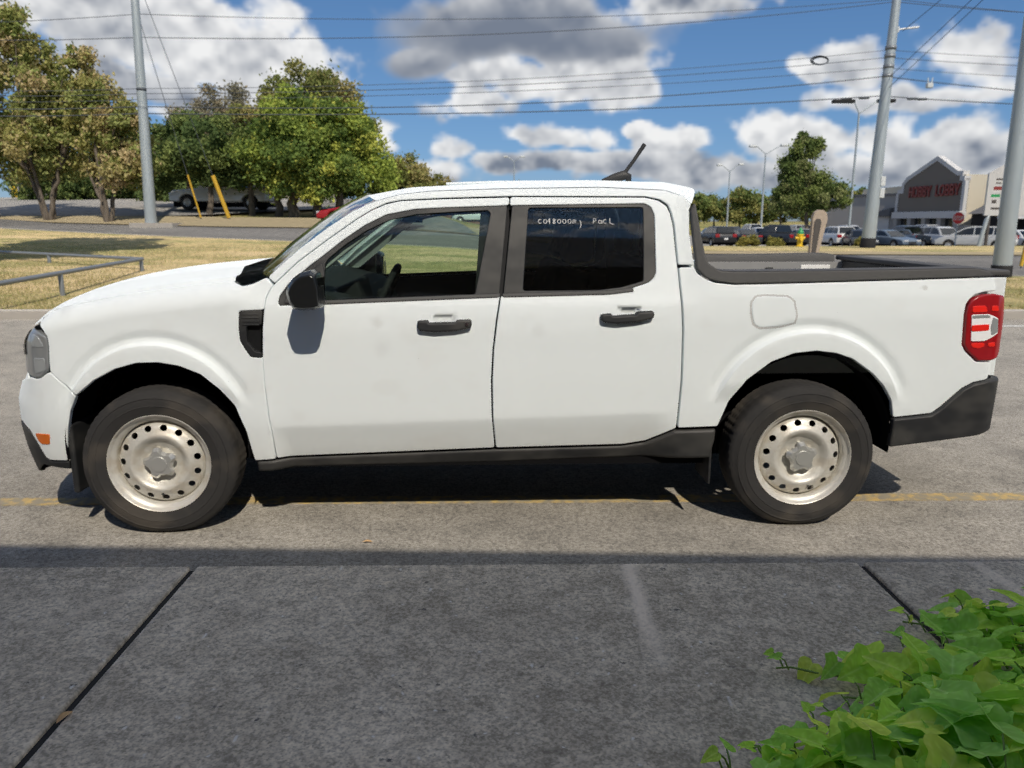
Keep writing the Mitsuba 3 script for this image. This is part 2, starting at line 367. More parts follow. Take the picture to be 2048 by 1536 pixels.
# pavement of slabs with dark joints, the kerb face towards the road
KA = math.radians(.85)
def slab(x0, x1, y0, y1):
    return moved(rbox(x0, x1, y0, y1, .02, .13, .008, 10), 0, 2.866 - 2.866, 0)
pave = 'pavement'
tag(pave, 'grey concrete pavement of large slabs with dark joints', kind='structure')
js = [-9.28, -6.60, -3.92, -1.225, 1.447, 4.12, 6.80]
for i in range(len(js) - 1):
    m = rbox(js[i] + .013, js[i + 1] - .013, -1.10, 2.866, .00, .13, .010, 10)
    k = f'pavement__slab' + (f'_{i:03d}' if i else '')
    scene[k] = mikit.ply(moved(m, 0, 0, 0, KA), 'concrete', 30)
scene['pavement__bed'] = mikit.ply(moved(box(-30, 30, -1.2, 2.85, -.1, .116), 0, 0, 0, KA), 'tar_black')
# lawn, kerb, street, verges, car parks
kx = np.linspace(-40, 46, 44)
ky = 11.72
for i in range(20):
    x0 = -40 + 86 / 20 * i
    k = 'kerb' + (f'__stone_{i:03d}' if i else '__stone')
    scene[k] = mikit.ply(rbox(x0 + .006, x0 + 4.3 - .006, ky, ky + .20, -.05, .13, .02, 8), 'kerb_concrete', 40)
tag('kerb', 'pale concrete kerb along the far side of the asphalt', kind='structure')
NEAR = [(-60, 51.4), (-40, 43.0), (-15.2, 32.4), (-3, 27.2), (6, 23.4), (14, 20.0), (30, 13.4), (33, 12)]
FAR = [(-60, 53.6), (-40, 45.2), (-22, 37.7), (-14, 36.6), (-4, 35.6), (6, 34.2), (20, 32.7), (40, 30.3), (70, 27)]
sheet('lawn', [(-60, 11.92), (33, 11.92)] + NEAR[::-1][1:], .05, 'lawn_green', 'patchy tan and green lawn between the kerb and the street', 1.0)
sheet('street', NEAR + FAR[::-1] , .03, 'street_asphalt', 'grey street running across behind the lawn', 1.0)
off = lambda L, d: [(x + d * .05, y + d) for x, y in L]
sheet('street_kerb', [(x, y) for x, y in NEAR] + off(NEAR, .25)[::-1], .055, 'old_kerb', 'pale kerb along the near edge of the street', .8)
sheet('verge', FAR + off(FAR, 3.2)[::-1], .07, 'verge_grass', 'dry grass verge on the far side of the street', .8)
sheet('verge_far', [(-1, 39), (12, 37.4), (20, 36.1), (70, 30.4), (70, 44), (30, 46.2), (10, 46.8), (0, 46)], .06, 'lawn_green', 'greener grass strip in front of the parked cars', 1.5)
sheet('driveway', [(-6.5, 36.3), (-1.5, 35.4), (-3, 42), (-6, 50), (-9, 58), (-16, 58), (-11, 46)], .09, 'street_asphalt', 'grey driveway up to the car park', 1.2)
sheet('car_park', [(-70, 42.8), (-40, 40.6), (-17, 40.4), (-10, 46), (-9, 60), (-4, 76), (-20, 84), (-80, 80)], .08, 'lot_asphalt', 'pale grey car park behind the multi stemmed trees', 2.0)
sheet('shop_car_park', [(0, 46.8), (10, 47), (30, 46.6), (80, 44), (120, 60), (120, 100), (10, 120), (4, 80)], .04, 'lot_asphalt', 'shop car park full of cars', 3.0)

# the shop the photographer stands at: its front wall and canopy shade the pavement
bk = thing('shopfront', 'brick shop front with flat canopy behind the pavement', 'building')
RB_ = math.radians(-1.7)
add(bk, 'wall', moved(box(-26, 26, -7.0, -2.6, -.1, 3.92), 0, 0, 0, RB_), 'brick')
add(bk, 'canopy', moved(box(-26, 26, -2.6, -.55, 3.45, 3.93), 0, 0, 0, RB_), 'stucco_grey')
for i in range(7):
    w = add(bk, 'window', moved(box(-24 + 7 * i, -19 + 7 * i, -2.62, -2.55, .6, 2.9), 0, 0, 0, RB_), 'shop_glass')

# ------------------------------------------------------------------ the big shop across the road
def wall_poly(key, poly, p0, ang, d, bsdf, parent, name, z0=0.):
    """an outline (along, up) as a wall of thickness d, its left end at p0, running at angle ang"""
    m = prism(poly, 0, d)
    return add(parent, name, moved(m, p0[0], p0[1], z0, ang), bsdf)
HA = math.radians(-89)                                             # the entrance gable looks to the left, seen at a slant
H0 = (50.7, 104.0)
hb = thing('shop_building', 'large shop with brown stepped gable, white coping and red letters over a glass entrance', 'building')
W = 14.7
gab = [(0, 2.25), (0, 5.15), (1.2, 5.15), (1.2, 6.0), (2.1, 6.65), (8.7, 8.75), (13.2, 6.75), (14.0, 6.75), (14.0, 6.15), (W, 6.15), (W, 2.25)]
wall_poly(None, gab, H0, HA, .5, 'stucco_brown', hb, 'gable')
cop = LineString(gab[1:-1]).buffer(.25, cap_style=2, join_style=2).intersection(shapely.box(-.4, 4.7, W + .4, 10))
wall_poly(None, cop, (H0[0] + .10 * math.sin(HA), H0[1] - .10 * math.cos(HA)), HA, .75, 'trim_white', hb, 'coping')
def on_gable(m):
    return moved(m, H0[0], H0[1], 0, HA)
add(hb, 'fascia', on_gable(box(-.3, W + .3, -.45, .4, 1.75, 2.55)), 'trim_white')
add(hb, 'end_strip', on_gable(box(-.25, .28, -.1, .3, 2.553, 4.9)), 'trim_white')
add(hb, 'end_strip', on_gable(box(W - .3, W + .25, -.1, .3, 2.553, 5.9)), 'trim_white')
for i in range(5):
    x = .1 + i * (W - 1.1) / 4
    add(hb, 'pier', on_gable(box(x, x + .9, -.3, .5, -1.2, 1.747)), 'stucco_grey')
for i in range(4):
    x = .1 + i * (W - 1.1) / 4
    w = add(hb, 'window', on_gable(box(x + .92, x + (W - 1.1) / 4 - .02, .25, .3, -1.1, 1.74)), 'shop_glass')
    for q in (.33, .66):
        xm = x + .9 + (W - 1.1) / 4 * q * .76
        add(w, 'mullion', on_gable(box(xm, xm + .07, .2, .247, -1.1, 1.74)), 'stucco_brown')
word = 'HOBBY LOBBY'
cx = 2.9
for ch in word:
    if ch == ' ':
        cx += .75
        continue
    lm = meshkit.text_mesh(ch, 1.25, .16, True)
    v = np.array(lm.vertices)
    lm = trimesh.Trimesh(np.c_[v[:, 0] * .88 + cx, -.02 - v[:, 2], v[:, 1] + 4.35], lm.faces[:, ::-1], process=False)
    cx += (v[:, 0].max() - v[:, 0].min()) * .88 + .14
    add(hb, 'letter', on_gable(lm), 'letter_red')
E = (H0[0] + .3, H0[1] - W)
add(hb, 'side_wall', box(E[0], E[0] + 14, E[1] + .1, E[1] + .6, -1.2, 6.55), 'stucco_cream')
add(hb, 'main_block', box(E[0] + .4, E[0] + 24, E[1] + .8, H0[1] + 12, -1.2, 5.9), 'stucco_cream')
LW = math.atan2(-9, 4.)
add(hb, 'left_wing', moved(box(-12, -.1, .3, 8, -1.2, 4.7), H0[0], H0[1], 0, LW), 'stucco_grey')
add(hb, 'wing_coping', moved(box(-12.1, -.05, .15, .8, 4.703, 5.0), H0[0], H0[1], 0, LW), 'roof_grey')
add(hb, 'wing_door', moved(box(-3.4, -1.2, .2, .297, -.4, 2.0), H0[0], H0[1], 0, LW), 'trim_white')
add(hb, 'wing_awning', moved(prism([(-4.0, 2.05), (-3.6, 2.4), (-.6, 3.1), (-.6, 2.05)], -.5, .29), H0[0], H0[1], 0, LW), 'roof_grey')
# the neighbouring shop with a sloping grey canopy roof
nb = thing('canopy_building', 'low shop with grey sloping canopy roof and dark recessed front beside the pylon sign', 'building')
nx, ny = 50.0, 80.0
add(nb, 'roof', moved(prism([(0, 2.2), (1.4, 3.0), (3.4, 4.8), (4.6, 6.1), (12, 6.9), (30, 6.9), (30, 2.2)], 0, 8), nx, ny, 0, math.radians(-6)), 'roof_grey')
add(nb, 'fascia', moved(box(-.4, 30, -.3, .5, 1.65, 2.197), nx, ny, 0, math.radians(-6)), 'trim_white')
add(nb, 'shop_wall', moved(box(.5, 30, 2.0, 8, -1.2, 2.19), nx, ny, 0, math.radians(-6)), 'void_dark')
for i in range(8):
    add(nb, 'pillar', moved(box(2.6 + 3.4 * i, 3.2 + 3.4 * i, .0, .5, -1.2, 1.647), nx, ny, 0, math.radians(-6)), 'stucco_grey')
# houses and shops far behind the trees on the left
for i, (x, y, w, h, m, lb) in enumerate(((-25, 82, 11, 3.0, 'stucco_cream', 'cream low building behind the middle trees'), (-9, 108, 24, 2.2, 'brick', 'brick low building seen through the cab windows'), (-50, 86, 9, 2.8, 'stucco_grey', 'grey low building behind the leftmost trees'))):
    b = thing('low_building', lb, 'building')
    z = float(g(x, y))
    add(b, 'wall', box(x - w / 2, x + w / 2, y, y + 10, z - .5, z + h * .72), m)
    add(b, 'roof', prism([(x - w / 2 - .5, z + h * .72), (x - w / 2 + 1.5, z + h), (x + w / 2 - 1.5, z + h), (x + w / 2 + .5, z + h * .72)], y - .5, y + 10.5), 'roof_grey')
    for k in range(int(w / 4)):
        add(b, 'window', box(x - w / 2 + 1 + 4 * k, x - w / 2 + 3.2 + 4 * k, y - .05, y + .02, z + .8, z + h * .6), 'shop_glass')

# ------------------------------------------------------------------ the pickup truck: its side surface and the outlines of its panels (metres: along, up)
OUT = {
    'fender': [[-0.5,1.01],[-0.526,1.039],[-0.456,1.068],[-0.385,1.089],[-0.265,1.114],[-0.085,1.146],[0.099,1.17],[0.305,1.193],[0.393,1.202],[0.44,1.181],[0.487,1.192],[0.534,1.214],[0.547,1.219],[0.577,1.185],[0.559,1.161],[0.544,1.128],[0.536,1.074],[0.525,0.986],[0.517,0.856],[0.518,0.729],[0.526,0.584],[0.536,0.471],[0.541,0.359],[0.442,0.353],[0.419,0.501],[0.378,0.63],[0.317,0.716],[0.24,0.785],[0.146,0.825],[0.051,0.842],[-0.046,0.84],[-0.146,0.813],[-0.248,0.76],[-0.338,0.688],[-0.4,0.745],[-0.454,0.798],[-0.452,0.852],[-0.445,0.921],[-0.448,0.962],[-0.47,0.99]],
    'bumper': [[-0.455,0.793],[-0.401,0.74],[-0.342,0.683],[-0.381,0.614],[-0.406,0.524],[-0.443,0.362],[-0.553,0.359],[-0.584,0.377],[-0.617,0.443],[-0.663,0.5],[-0.75,0.528],[-1.0,0.53],[-1.567,0.53],[-1.567,0.7],[-1.0,0.7],[-0.8,0.725],[-0.66,0.75],[-0.58,0.762],[-0.543,0.757],[-0.509,0.764],[-0.477,0.786]],
    'lower_bumper': [[-1.567,0.522],[-1.0,0.522],[-0.75,0.518],[-0.655,0.49],[-0.607,0.436],[-0.572,0.37],[-0.545,0.352],[-0.434,0.358],[-0.435,0.318],[-0.54,0.325],[-0.62,0.33],[-0.75,0.27],[-1.0,0.24],[-1.567,0.24]],
    'marker': [[-0.613,0.491],[-0.507,0.496],[-0.523,0.442],[-0.581,0.44],[-0.602,0.457]],
    'headlight': [[-0.62,1.0],[-0.56,0.998],[-0.504,0.984],[-0.453,0.96],[-0.448,0.919],[-0.455,0.852],[-0.458,0.81],[-0.479,0.791],[-0.511,0.768],[-0.542,0.764],[-0.6,0.775],[-0.72,0.8],[-0.8,0.82],[-0.8,0.985],[-0.7,1.0]],
    'vent': [[0.427,1.073],[0.529,1.077],[0.515,0.856],[0.465,0.861],[0.442,0.898],[0.422,0.938],[0.42,0.998]],
    'vent_in': [[0.456,1.005],[0.517,1.009],[0.509,0.882],[0.487,0.886],[0.454,0.933]],
    'front_door': [[0.582,1.183],[0.566,1.161],[0.551,1.128],[0.542,1.074],[0.532,0.986],[0.524,0.856],[0.524,0.729],[0.533,0.584],[0.543,0.471],[0.548,0.364],[1.582,0.401],[1.575,0.496],[1.569,0.575],[1.567,0.745],[1.575,0.888],[1.592,1.027],[1.611,1.14],[1.634,1.343],[1.659,1.577],[1.363,1.569],[1.159,1.56],[1.093,1.546],[1.026,1.517],[0.958,1.476],[0.826,1.384],[0.692,1.285]],
    'front_hole': [[0.606,1.094],[0.601,1.112],[0.607,1.138],[0.647,1.192],[0.747,1.276],[0.799,1.314],[0.892,1.386],[0.993,1.454],[1.093,1.503],[1.227,1.528],[1.363,1.535],[1.582,1.542],[1.654,1.545],[1.613,1.138],[0.794,1.103]],
    'front_glass': [[0.803,1.116],[0.813,1.281],[0.827,1.303],[0.904,1.366],[1.002,1.429],[1.103,1.476],[1.232,1.503],[1.363,1.512],[1.561,1.522],[1.575,1.51],[1.501,1.145],[1.156,1.132]],
    'rear_door': [[1.673,1.579],[2.3,1.577],[2.361,1.563],[2.395,1.54],[2.41,1.508],[2.422,1.453],[2.433,1.317],[2.441,1.239],[2.451,1.115],[2.46,0.977],[2.464,0.74],[2.454,0.504],[2.319,0.432],[2.211,0.413],[1.599,0.401],[1.59,0.496],[1.585,0.575],[1.584,0.745],[1.591,0.888],[1.608,1.027],[1.625,1.135],[1.647,1.343]],
    'rear_hole': [[1.675,1.545],[2.299,1.554],[2.326,1.538],[2.341,1.501],[2.342,1.24],[2.332,1.215],[2.309,1.194],[2.208,1.161],[2.091,1.145],[1.63,1.135]],
    'rear_glass': [[1.752,1.533],[2.289,1.536],[2.283,1.201],[2.178,1.172],[2.079,1.161],[1.722,1.158]],
    'cab_frame': [[0.554,1.223],[0.692,1.346],[0.825,1.445],[0.925,1.51],[0.991,1.544],[1.044,1.565],[1.154,1.595],[1.293,1.611],[1.62,1.623],[2.093,1.631],[2.399,1.617],[2.477,1.589],[2.515,1.552],[2.502,1.524],[2.501,1.41],[2.518,1.274],[2.448,1.274],[2.434,1.456],[2.422,1.513],[2.407,1.55],[2.371,1.573],[2.301,1.587],[1.673,1.588],[1.363,1.579],[1.159,1.569],[1.093,1.556],[1.026,1.526],[0.958,1.485],[0.826,1.393],[0.692,1.294],[0.584,1.194]],
    'bed_side': [[2.45,1.262],[2.52,1.263],[2.531,1.236],[2.567,1.211],[2.612,1.193],[2.705,1.184],[3.011,1.19],[3.483,1.202],[3.939,1.215],[3.964,1.173],[3.956,1.155],[3.882,1.149],[3.842,1.137],[3.816,1.117],[3.799,1.091],[3.793,1.04],[3.8,0.9],[3.819,0.869],[3.878,0.818],[3.946,0.817],[3.97,0.821],[3.971,0.794],[3.956,0.734],[3.877,0.718],[3.825,0.689],[3.73,0.595],[3.693,0.566],[3.506,0.548],[3.488,0.631],[3.435,0.706],[3.371,0.77],[3.271,0.84],[3.192,0.867],[3.097,0.879],[2.991,0.868],[2.885,0.828],[2.775,0.743],[2.702,0.637],[2.656,0.51],[2.466,0.502],[2.476,0.74],[2.472,0.977],[2.463,1.115]],
    'tail_light': [[4.02,1.13],[3.924,1.142],[3.882,1.139],[3.847,1.13],[3.821,1.112],[3.806,1.087],[3.8,1.04],[3.807,0.902],[3.825,0.874],[3.882,0.825],[3.948,0.824],[4.0,0.833],[4.03,0.86],[4.035,1.1]],
    'rear_bumper': [[3.498,0.544],[3.682,0.561],[3.724,0.59],[3.818,0.684],[3.868,0.713],[3.935,0.729],[4.02,0.735],[4.3,0.735],[4.85,0.735],[4.85,0.44],[4.3,0.44],[4.03,0.475],[3.98,0.468],[3.9,0.452],[3.744,0.431],[3.499,0.401],[3.5,0.465]],
    'rocker': [[0.449,0.347],[0.541,0.35],[1.595,0.386],[2.207,0.398],[2.32,0.417],[2.454,0.488],[2.651,0.496],[2.65,0.443],[2.631,0.348],[2.206,0.33],[1.59,0.309],[0.449,0.293]],
    'cap_trim': [[2.523,1.554],[2.509,1.524],[2.516,1.385],[2.529,1.258],[2.569,1.216],[2.617,1.2],[2.705,1.188],[3.011,1.194],[3.483,1.207],[3.939,1.22],[3.899,1.247],[3.841,1.259],[3.182,1.249],[2.705,1.245],[2.633,1.25],[2.584,1.281],[2.569,1.317],[2.555,1.392],[2.532,1.554]],
    'fuel': [[2.785,1.104],[2.804,1.129],[2.846,1.133],[2.951,1.129],[2.98,1.108],[2.995,1.045],[2.989,1.01],[2.924,0.994],[2.828,0.988],[2.799,1.004],[2.785,1.058]],
    'h1': [[1.237,1.027],[1.285,1.029],[1.29,1.017],[1.409,1.019],[1.418,1.03],[1.482,1.032],[1.486,1.014],[1.482,0.994],[1.413,0.98],[1.316,0.974],[1.248,0.981],[1.237,0.992]],
    'h1cup': [[1.293,1.044],[1.403,1.044],[1.403,0.982],[1.292,0.983]],
    'h2': [[2.08,1.053],[2.126,1.057],[2.135,1.046],[2.242,1.052],[2.251,1.064],[2.325,1.068],[2.328,1.041],[2.316,1.032],[2.249,1.018],[2.157,1.009],[2.094,1.016],[2.08,1.028]],
    'h2cup': [[2.143,1.078],[2.245,1.077],[2.246,1.02],[2.144,1.02]],
    'scribble': [[1.804,1.472],[1.874,1.472],[1.893,1.472],[1.968,1.476],[1.984,1.451],[2.045,1.474],[2.119,1.451]],
    'tl_clear': [[3.822,1.045],[3.904,1.047],[3.959,1.028],[3.97,0.956],[3.9,0.92],[3.833,0.918]],
    'tl_bar': [[3.828,0.996],[3.909,1.0],[3.913,0.97],[3.827,0.965]],
    'tl_top': [[3.824,1.085],[3.888,1.087],[3.898,1.057],[3.824,1.055]],
    'tl_top2': [[3.917,1.087],[3.956,1.086],[3.959,1.061],[3.915,1.061]],
    'tl_bot': [[3.834,0.91],[3.901,0.912],[3.901,0.893],[3.869,0.884],[3.841,0.891]],
    'tl_bot2': [[3.918,0.912],[3.959,0.914],[3.96,0.892],[3.918,0.893]],
}



HW = 0.922
def _plan():
    P = []
    t = np.linspace(0, 1, 40)
    P += [(-.865 + .06 * s ** 2, .922 - .562 * s) for s in t]
    P += [(-.41 - .395 * np.cos(x), .36 - .36 * np.sin(x)) for x in np.linspace(0, np.pi / 2, 60)[1:]]
    P += [(x, 0.) for x in np.linspace(-.41, 3.92, 200)[1:]]
    P += [(3.92 + .13 * np.sin(x), .13 - .13 * np.cos(x)) for x in np.linspace(0, np.pi / 2, 40)[1:]]
    P += [(4.05 + .02 * s, .13 + .792 * s) for s in t[1:]]
    P = np.array(P)
    s = np.r_[0, np.cumsum(np.linalg.norm(np.diff(P, axis=0), axis=1))]
    i = np.argmin(np.abs(P[:, 0]) + np.abs(P[:, 1]) * 5)
    s -= s[i] - P[i, 0]
    T = np.gradient(P, s, axis=0)
    N = np.c_[T[:, 1], -T[:, 0]]
    return s, P, N / np.linalg.norm(N, axis=1)[:, None]
PS, PP, PN = _plan()
SEC = PchipInterpolator([.10, .20, .30, .40, .47, .53, .62, .80, .95, 1.03, 1.09, 1.14, 1.30, 1.577, 1.60, 1.63, 1.66],
                        [.15, .10, .070, .050, .042, .036, .032, .028, .028, .032, .040, .056, .100, .190, .203, .235, .30])
FZ = PchipInterpolator([.1, .2, .3, .42, .56, .62, .68, .76, .85, .93, 1.0, 1.7], [.115, .09, .06, .035, .022, .022, .036, .064, .082, .086, .090, .2])
BED = PchipInterpolator([.1, .5, .80, 1.0, 1.12, 1.20, 1.30, 1.7], [.06, .036, .028, .028, .036, .052, .07, .2])
ZT = PchipInterpolator([-1.1, -.75, -.54, -.49, -.40, -.28, -.10, .09, .30, .41, .60], [.93, .985, 1.025, 1.056, 1.092, 1.117, 1.149, 1.173, 1.196, 1.209, 1.225])
def smooth(x, a, b):
    t = np.clip((x - a) / (b - a), 0, 1)
    return t * t * (3 - 2 * t)
def depth(a, z):
    zz = np.clip(z, .1, 1.66)
    w = SEC(zz)
    ff = 1 - smooth(a, .36, .56)                                  # front wing: upright, then rolling over into the bonnet
    R = .11
    q = np.clip((z - (ZT(np.clip(a, -1.1, .6)) - R)) / R, 0, .93)
    w = w * (1 - ff) + ff * (np.where(zz < .8, SEC(zz), .028) + R * (1 - np.sqrt(1 - q * q)))
    fb = smooth(a, 2.44, 2.62)
    w = w * (1 - fb) + fb * BED(zz)
    zc = .505 + .031 * a                                          # crease low on the doors
    w = w + .006 * np.log1p(np.exp(np.clip((zc - z) / .006, -40, 40))) * .24 * smooth(a, .5, .62) * (1 - smooth(a, 2.3, 2.5))
    for c, rf, ra, cz in ((0.012, .413, .43, .42), (3.078, .457, .434, .443)):
        e = np.hypot(a - c, z - .508) - rf
        s = smooth(z, .62, .74)
        e2 = np.hypot(a - c, z - cz) - ra
        w = w - .019 * (1 - smooth(e, -.004, .016)) * s + .011 * np.exp(-np.clip((e - .030) / .024, -9, 9) ** 2) * s - .006 * (1 - smooth(e2, .0, .22)) * smooth(z, .35, .6)
    f = smooth(-a, .50, .80)
    return w * (1 - f) + f * (FZ(np.clip(z, .1, 1.7)) + .02 + ff * R * (1 - np.sqrt(1 - q * q)))
def M(a, z, off=0.):
    a, z = np.broadcast_arrays(np.asarray(a, float), np.asarray(z, float))
    w = depth(a, z) - off
    x, y, nx, ny = (np.interp(a, PS, k) for k in (PP[:, 0], PP[:, 1], PN[:, 0], PN[:, 1]))
    l = np.hypot(nx, ny)
    return np.stack([x - w * nx / l, y - w * ny / l, z], -1)

PSI = math.radians(1.8)
TRUCK = T().translate([-1.66864, 3.44950, 0]).rotate([0, 0, 1], 1.8)
truck = thing('pickup_truck', 'white crew cab pickup truck with black mirrors and silver steel wheels parked on the asphalt', 'pickup truck')

def tadd(name, mesh, bsdf, smooth=False, label=None, parent=None):
    return add(parent or truck, name, mesh, bsdf, smooth, label, to_world=TRUCK)
def mirror(m):
    v = np.array(m.vertices)
    v[:, 1] = 2 * HW - v[:, 1]
    q = trimesh.Trimesh(v, np.asarray(m.faces)[:, ::-1], process=False)
    if hasattr(m, 'own_normals'):
        q.own_normals = m.own_normals * [1, -1, 1]
    return q
def both(name, mesh, bsdf, smooth=False, label=None, parent=None, far=True):
    k = tadd(name, mesh, bsdf, smooth, label, parent)
    if far:
        tadd(name, mirror(mesh), bsdf, smooth, None, parent)
    return k
def cross2(a, b):
    return a[:, 0] * b[:, 1] - a[:, 1] * b[:, 0]
def resample(ring, step):
    ring = LineString(ring)
    n = max(8, int(round(ring.length / step)))
    return np.array([ring.interpolate(i / n, normalized=True).coords[0] for i in range(n)])
def panel(outline, holes=(), off=0., res=.028, r=.006, rim=.02, fillet=.006, step=.012, f=None, grow=0., extra=None, crease=False):
    """a skin panel on the truck's side surface with rolled edges; f(a, z, off) gives the point"""
    f = f or M
    pg = Polygon(outline, [h for h in holes]).buffer(0)
    if grow:
        pg = Polygon(Polygon(outline).buffer(grow, join_style=2).exterior.coords, [h for h in holes])
    if fillet:
        pg = pg.buffer(-fillet).buffer(2 * fillet).buffer(-fillet)
    if pg.geom_type != 'Polygon':
        pg = max(pg.geoms, key=lambda g: g.area)
    pg = shapely.geometry.polygon.orient(pg, 1.)
    V, F, N, inner, base = [], [], [], [], 0
    def frame(q, out):
        e = 1e-4
        da = f(q[:, 0] + e, q[:, 1], off) - f(q[:, 0] - e, q[:, 1], off)
        dz = f(q[:, 0], q[:, 1] + e, off) - f(q[:, 0], q[:, 1] - e, off)
        n = np.cross(da, dz)
        n /= np.linalg.norm(n, axis=1)[:, None] + 1e-15
        if out is None:
            return n, n
        t = (da * out[:, :1] + dz * out[:, 1:]) / (2 * e)
        t -= n * (t * n).sum(1)[:, None]
        return n, t / (np.linalg.norm(t, axis=1)[:, None] + 1e-12)
    levels = ([(0., r + rim, 0.)] if rim else []) + ([(r * (1 - math.cos(k)), r * (1 - math.sin(k)), k) for k in np.radians([0, 35, 62, 90])] if r else [(0., 0., math.pi / 2)])
    for ring in [pg.exterior, *pg.interiors]:
        P = resample(ring, step)
        t = np.roll(P, -1, 0) - np.roll(P, 1, 0)
        t /= np.linalg.norm(t, axis=1)[:, None] + 1e-12
        nrm = np.c_[-t[:, 1], t[:, 0]]
        n = len(P)
        for k, (inset, drop, ang) in enumerate(levels):
            q = P + nrm * inset
            V.append(f(q[:, 0], q[:, 1], off - drop))
            ns, to = frame(q, -nrm)
            N.append(ns * math.sin(ang) + to * math.cos(ang))
            if k:
                i = np.arange(n)
                a, b = base + (k - 1) * n + i, base + (k - 1) * n + (i + 1) % n
                F += [np.stack([a, b, b + n], 1), np.stack([a, b + n, a + n], 1)]
        inner.append((base + (len(levels) - 1) * n + np.arange(n), P + nrm * levels[-1][0]))
        base += n * len(levels)
    core = pg.buffer(-r * .98) if r else pg
    x0, z0, x1, z1 = pg.bounds
    gx, gz = np.meshgrid(np.arange(x0, x1, res), np.arange(z0, z1, res))
    G = np.c_[gx.ravel(), gz.ravel()]
    if crease:
        d = G[:, 1] - (.505 + .031 * G[:, 0])
        G = G[np.abs(d) > .021]
        L = np.arange(x0, x1, .012)
        G = np.vstack([G] + [np.c_[L, .505 + .031 * L + k] for k in (-.014, -.007, 0., .007, .014)])
    if extra is not None:                                          # points along a crease; the grid keeps clear of them
        near = np.min([np.abs(np.hypot(G[:, 0] - c, G[:, 1] - z) - q) for c, z, q in extra], axis=0)
        G = G[(near > res * .6) | (G[:, 1] < .60)]
        for c, z, q in extra:
            th = np.arange(0, 2 * np.pi, .010 / q)
            E = np.c_[c + q * np.cos(th), z + q * np.sin(th)]
            G = np.vstack([G, E[E[:, 1] > .60]])
    G = G[shapely.contains_xy(pg.buffer(-r - res * .45), G[:, 0], G[:, 1])]
    pts = np.vstack([p for _, p in inner] + [G])
    ids = np.concatenate([i for i, _ in inner] + [base + np.arange(len(G))]).astype(int)
    tri = Delaunay(pts + rng.normal(0, 1e-6, pts.shape)).simplices
    c = pts[tri].mean(1)
    e = pts[tri]
    area = cross2(e[:, 1] - e[:, 0], e[:, 2] - e[:, 0])
    tri = tri[shapely.contains_xy(core, c[:, 0], c[:, 1]) & (np.abs(area) > 1e-9)]
    e = pts[tri]
    area = cross2(e[:, 1] - e[:, 0], e[:, 2] - e[:, 0])
    tri = np.where((area > 0)[:, None], tri, tri[:, ::-1])
    if len(G):
        V.append(f(G[:, 0], G[:, 1], off))
        N.append(frame(G, None)[0])
    F.append(ids[tri])
    m = trimesh.Trimesh(np.vstack(V), np.vstack(F), process=False)
    m.own_normals = np.vstack(N)
    return m

def MD(a, z, off=0.):
    """the door skin, with the finger cups behind the handles"""
    cup = 0
    for ac, zc in ((1.357, 1.020), (2.213, 1.047)):
        q = np.clip(1 - np.maximum(np.abs(a - ac) / .062, np.abs(z - zc) / .040), 0, 1)
        cup = cup + .020 * smooth(q, 0, .55)
    return M(a, z, off - cup)

WP = 'white_paint'
both('front_wing', panel(OUT['fender'], [OUT['vent']], grow=.001, res=.014, extra=[(.012, .508, .413 + e) for e in (-.005, .002, .009, .017, .028, .042)]), WP, 40)
both('front_bumper', panel(OUT['bumper'], fillet=.004, grow=.0012), WP, 40)
both('lower_bumper', panel(OUT['lower_bumper'], off=.004, fillet=.004), 'black_trim', 40)
both('side_marker', panel(OUT['marker'], off=.004, r=.003), 'lamp_amber', 40, 'orange side marker lamp')
fd = both('front_door', panel(OUT['front_door'], [OUT['front_hole']], res=.014, f=MD, grow=.0045, crease=True), WP, 40)
rd = both('rear_door', panel(OUT['rear_door'], [OUT['rear_hole']], res=.014, f=MD, grow=.0045, crease=True), WP, 40)
both('cab_frame', panel(OUT['cab_frame']), WP, 40)
both('bed_side', panel(OUT['bed_side'], res=.014, extra=[(3.078, .508, .457 + e) for e in (-.005, .002, .009, .017, .028, .042)]), WP, 40)
both('sill', panel(OUT['rocker'], off=.005, r=.018, fillet=.004), 'black_trim', 40)
both('rear_bumper', panel(OUT['rear_bumper'], off=.022, r=.012), 'black_trim', 40)
both('bed_rail_trim', panel(OUT['cap_trim'], off=.006, r=.008, fillet=.003), 'rail_trim', 40)
# fuel flap: a lid in a narrow groove
both('fuel_flap', panel(OUT['fuel'], off=.0035, r=.004, rim=.004), WP, 40, far=False)
ring = Polygon(OUT['fuel']).buffer(.009)
tadd('fuel_flap_groove', panel(list(ring.exterior.coords), [OUT['fuel']], off=.0012, r=0, rim=0, fillet=0), 'seam_grey', True)

# vent behind the front wheel
vent = both('wing_vent', panel(OUT['vent'], [OUT['vent_in']], off=.002, r=.004), 'black_trim', 40)
both('vent_recess', panel([list(np.array(p)) for p in OUT['vent_in']], off=-.022, r=0, rim=0, fillet=0), 'gloss_black', True, parent=vent)
va = np.array(OUT['vent'])
for k in range(4):
    z = va[:, 1].max() - .022 - .016 * k
    x0, x1 = va[:, 0].min() + .016, va[:, 0].max() - .012
    both('slat', panel([(x0, z), (x1, z), (x1, z + .006), (x0, z + .006)], off=.005, r=.002, rim=.004, fillet=0), 'black_trim', 40, parent=vent)

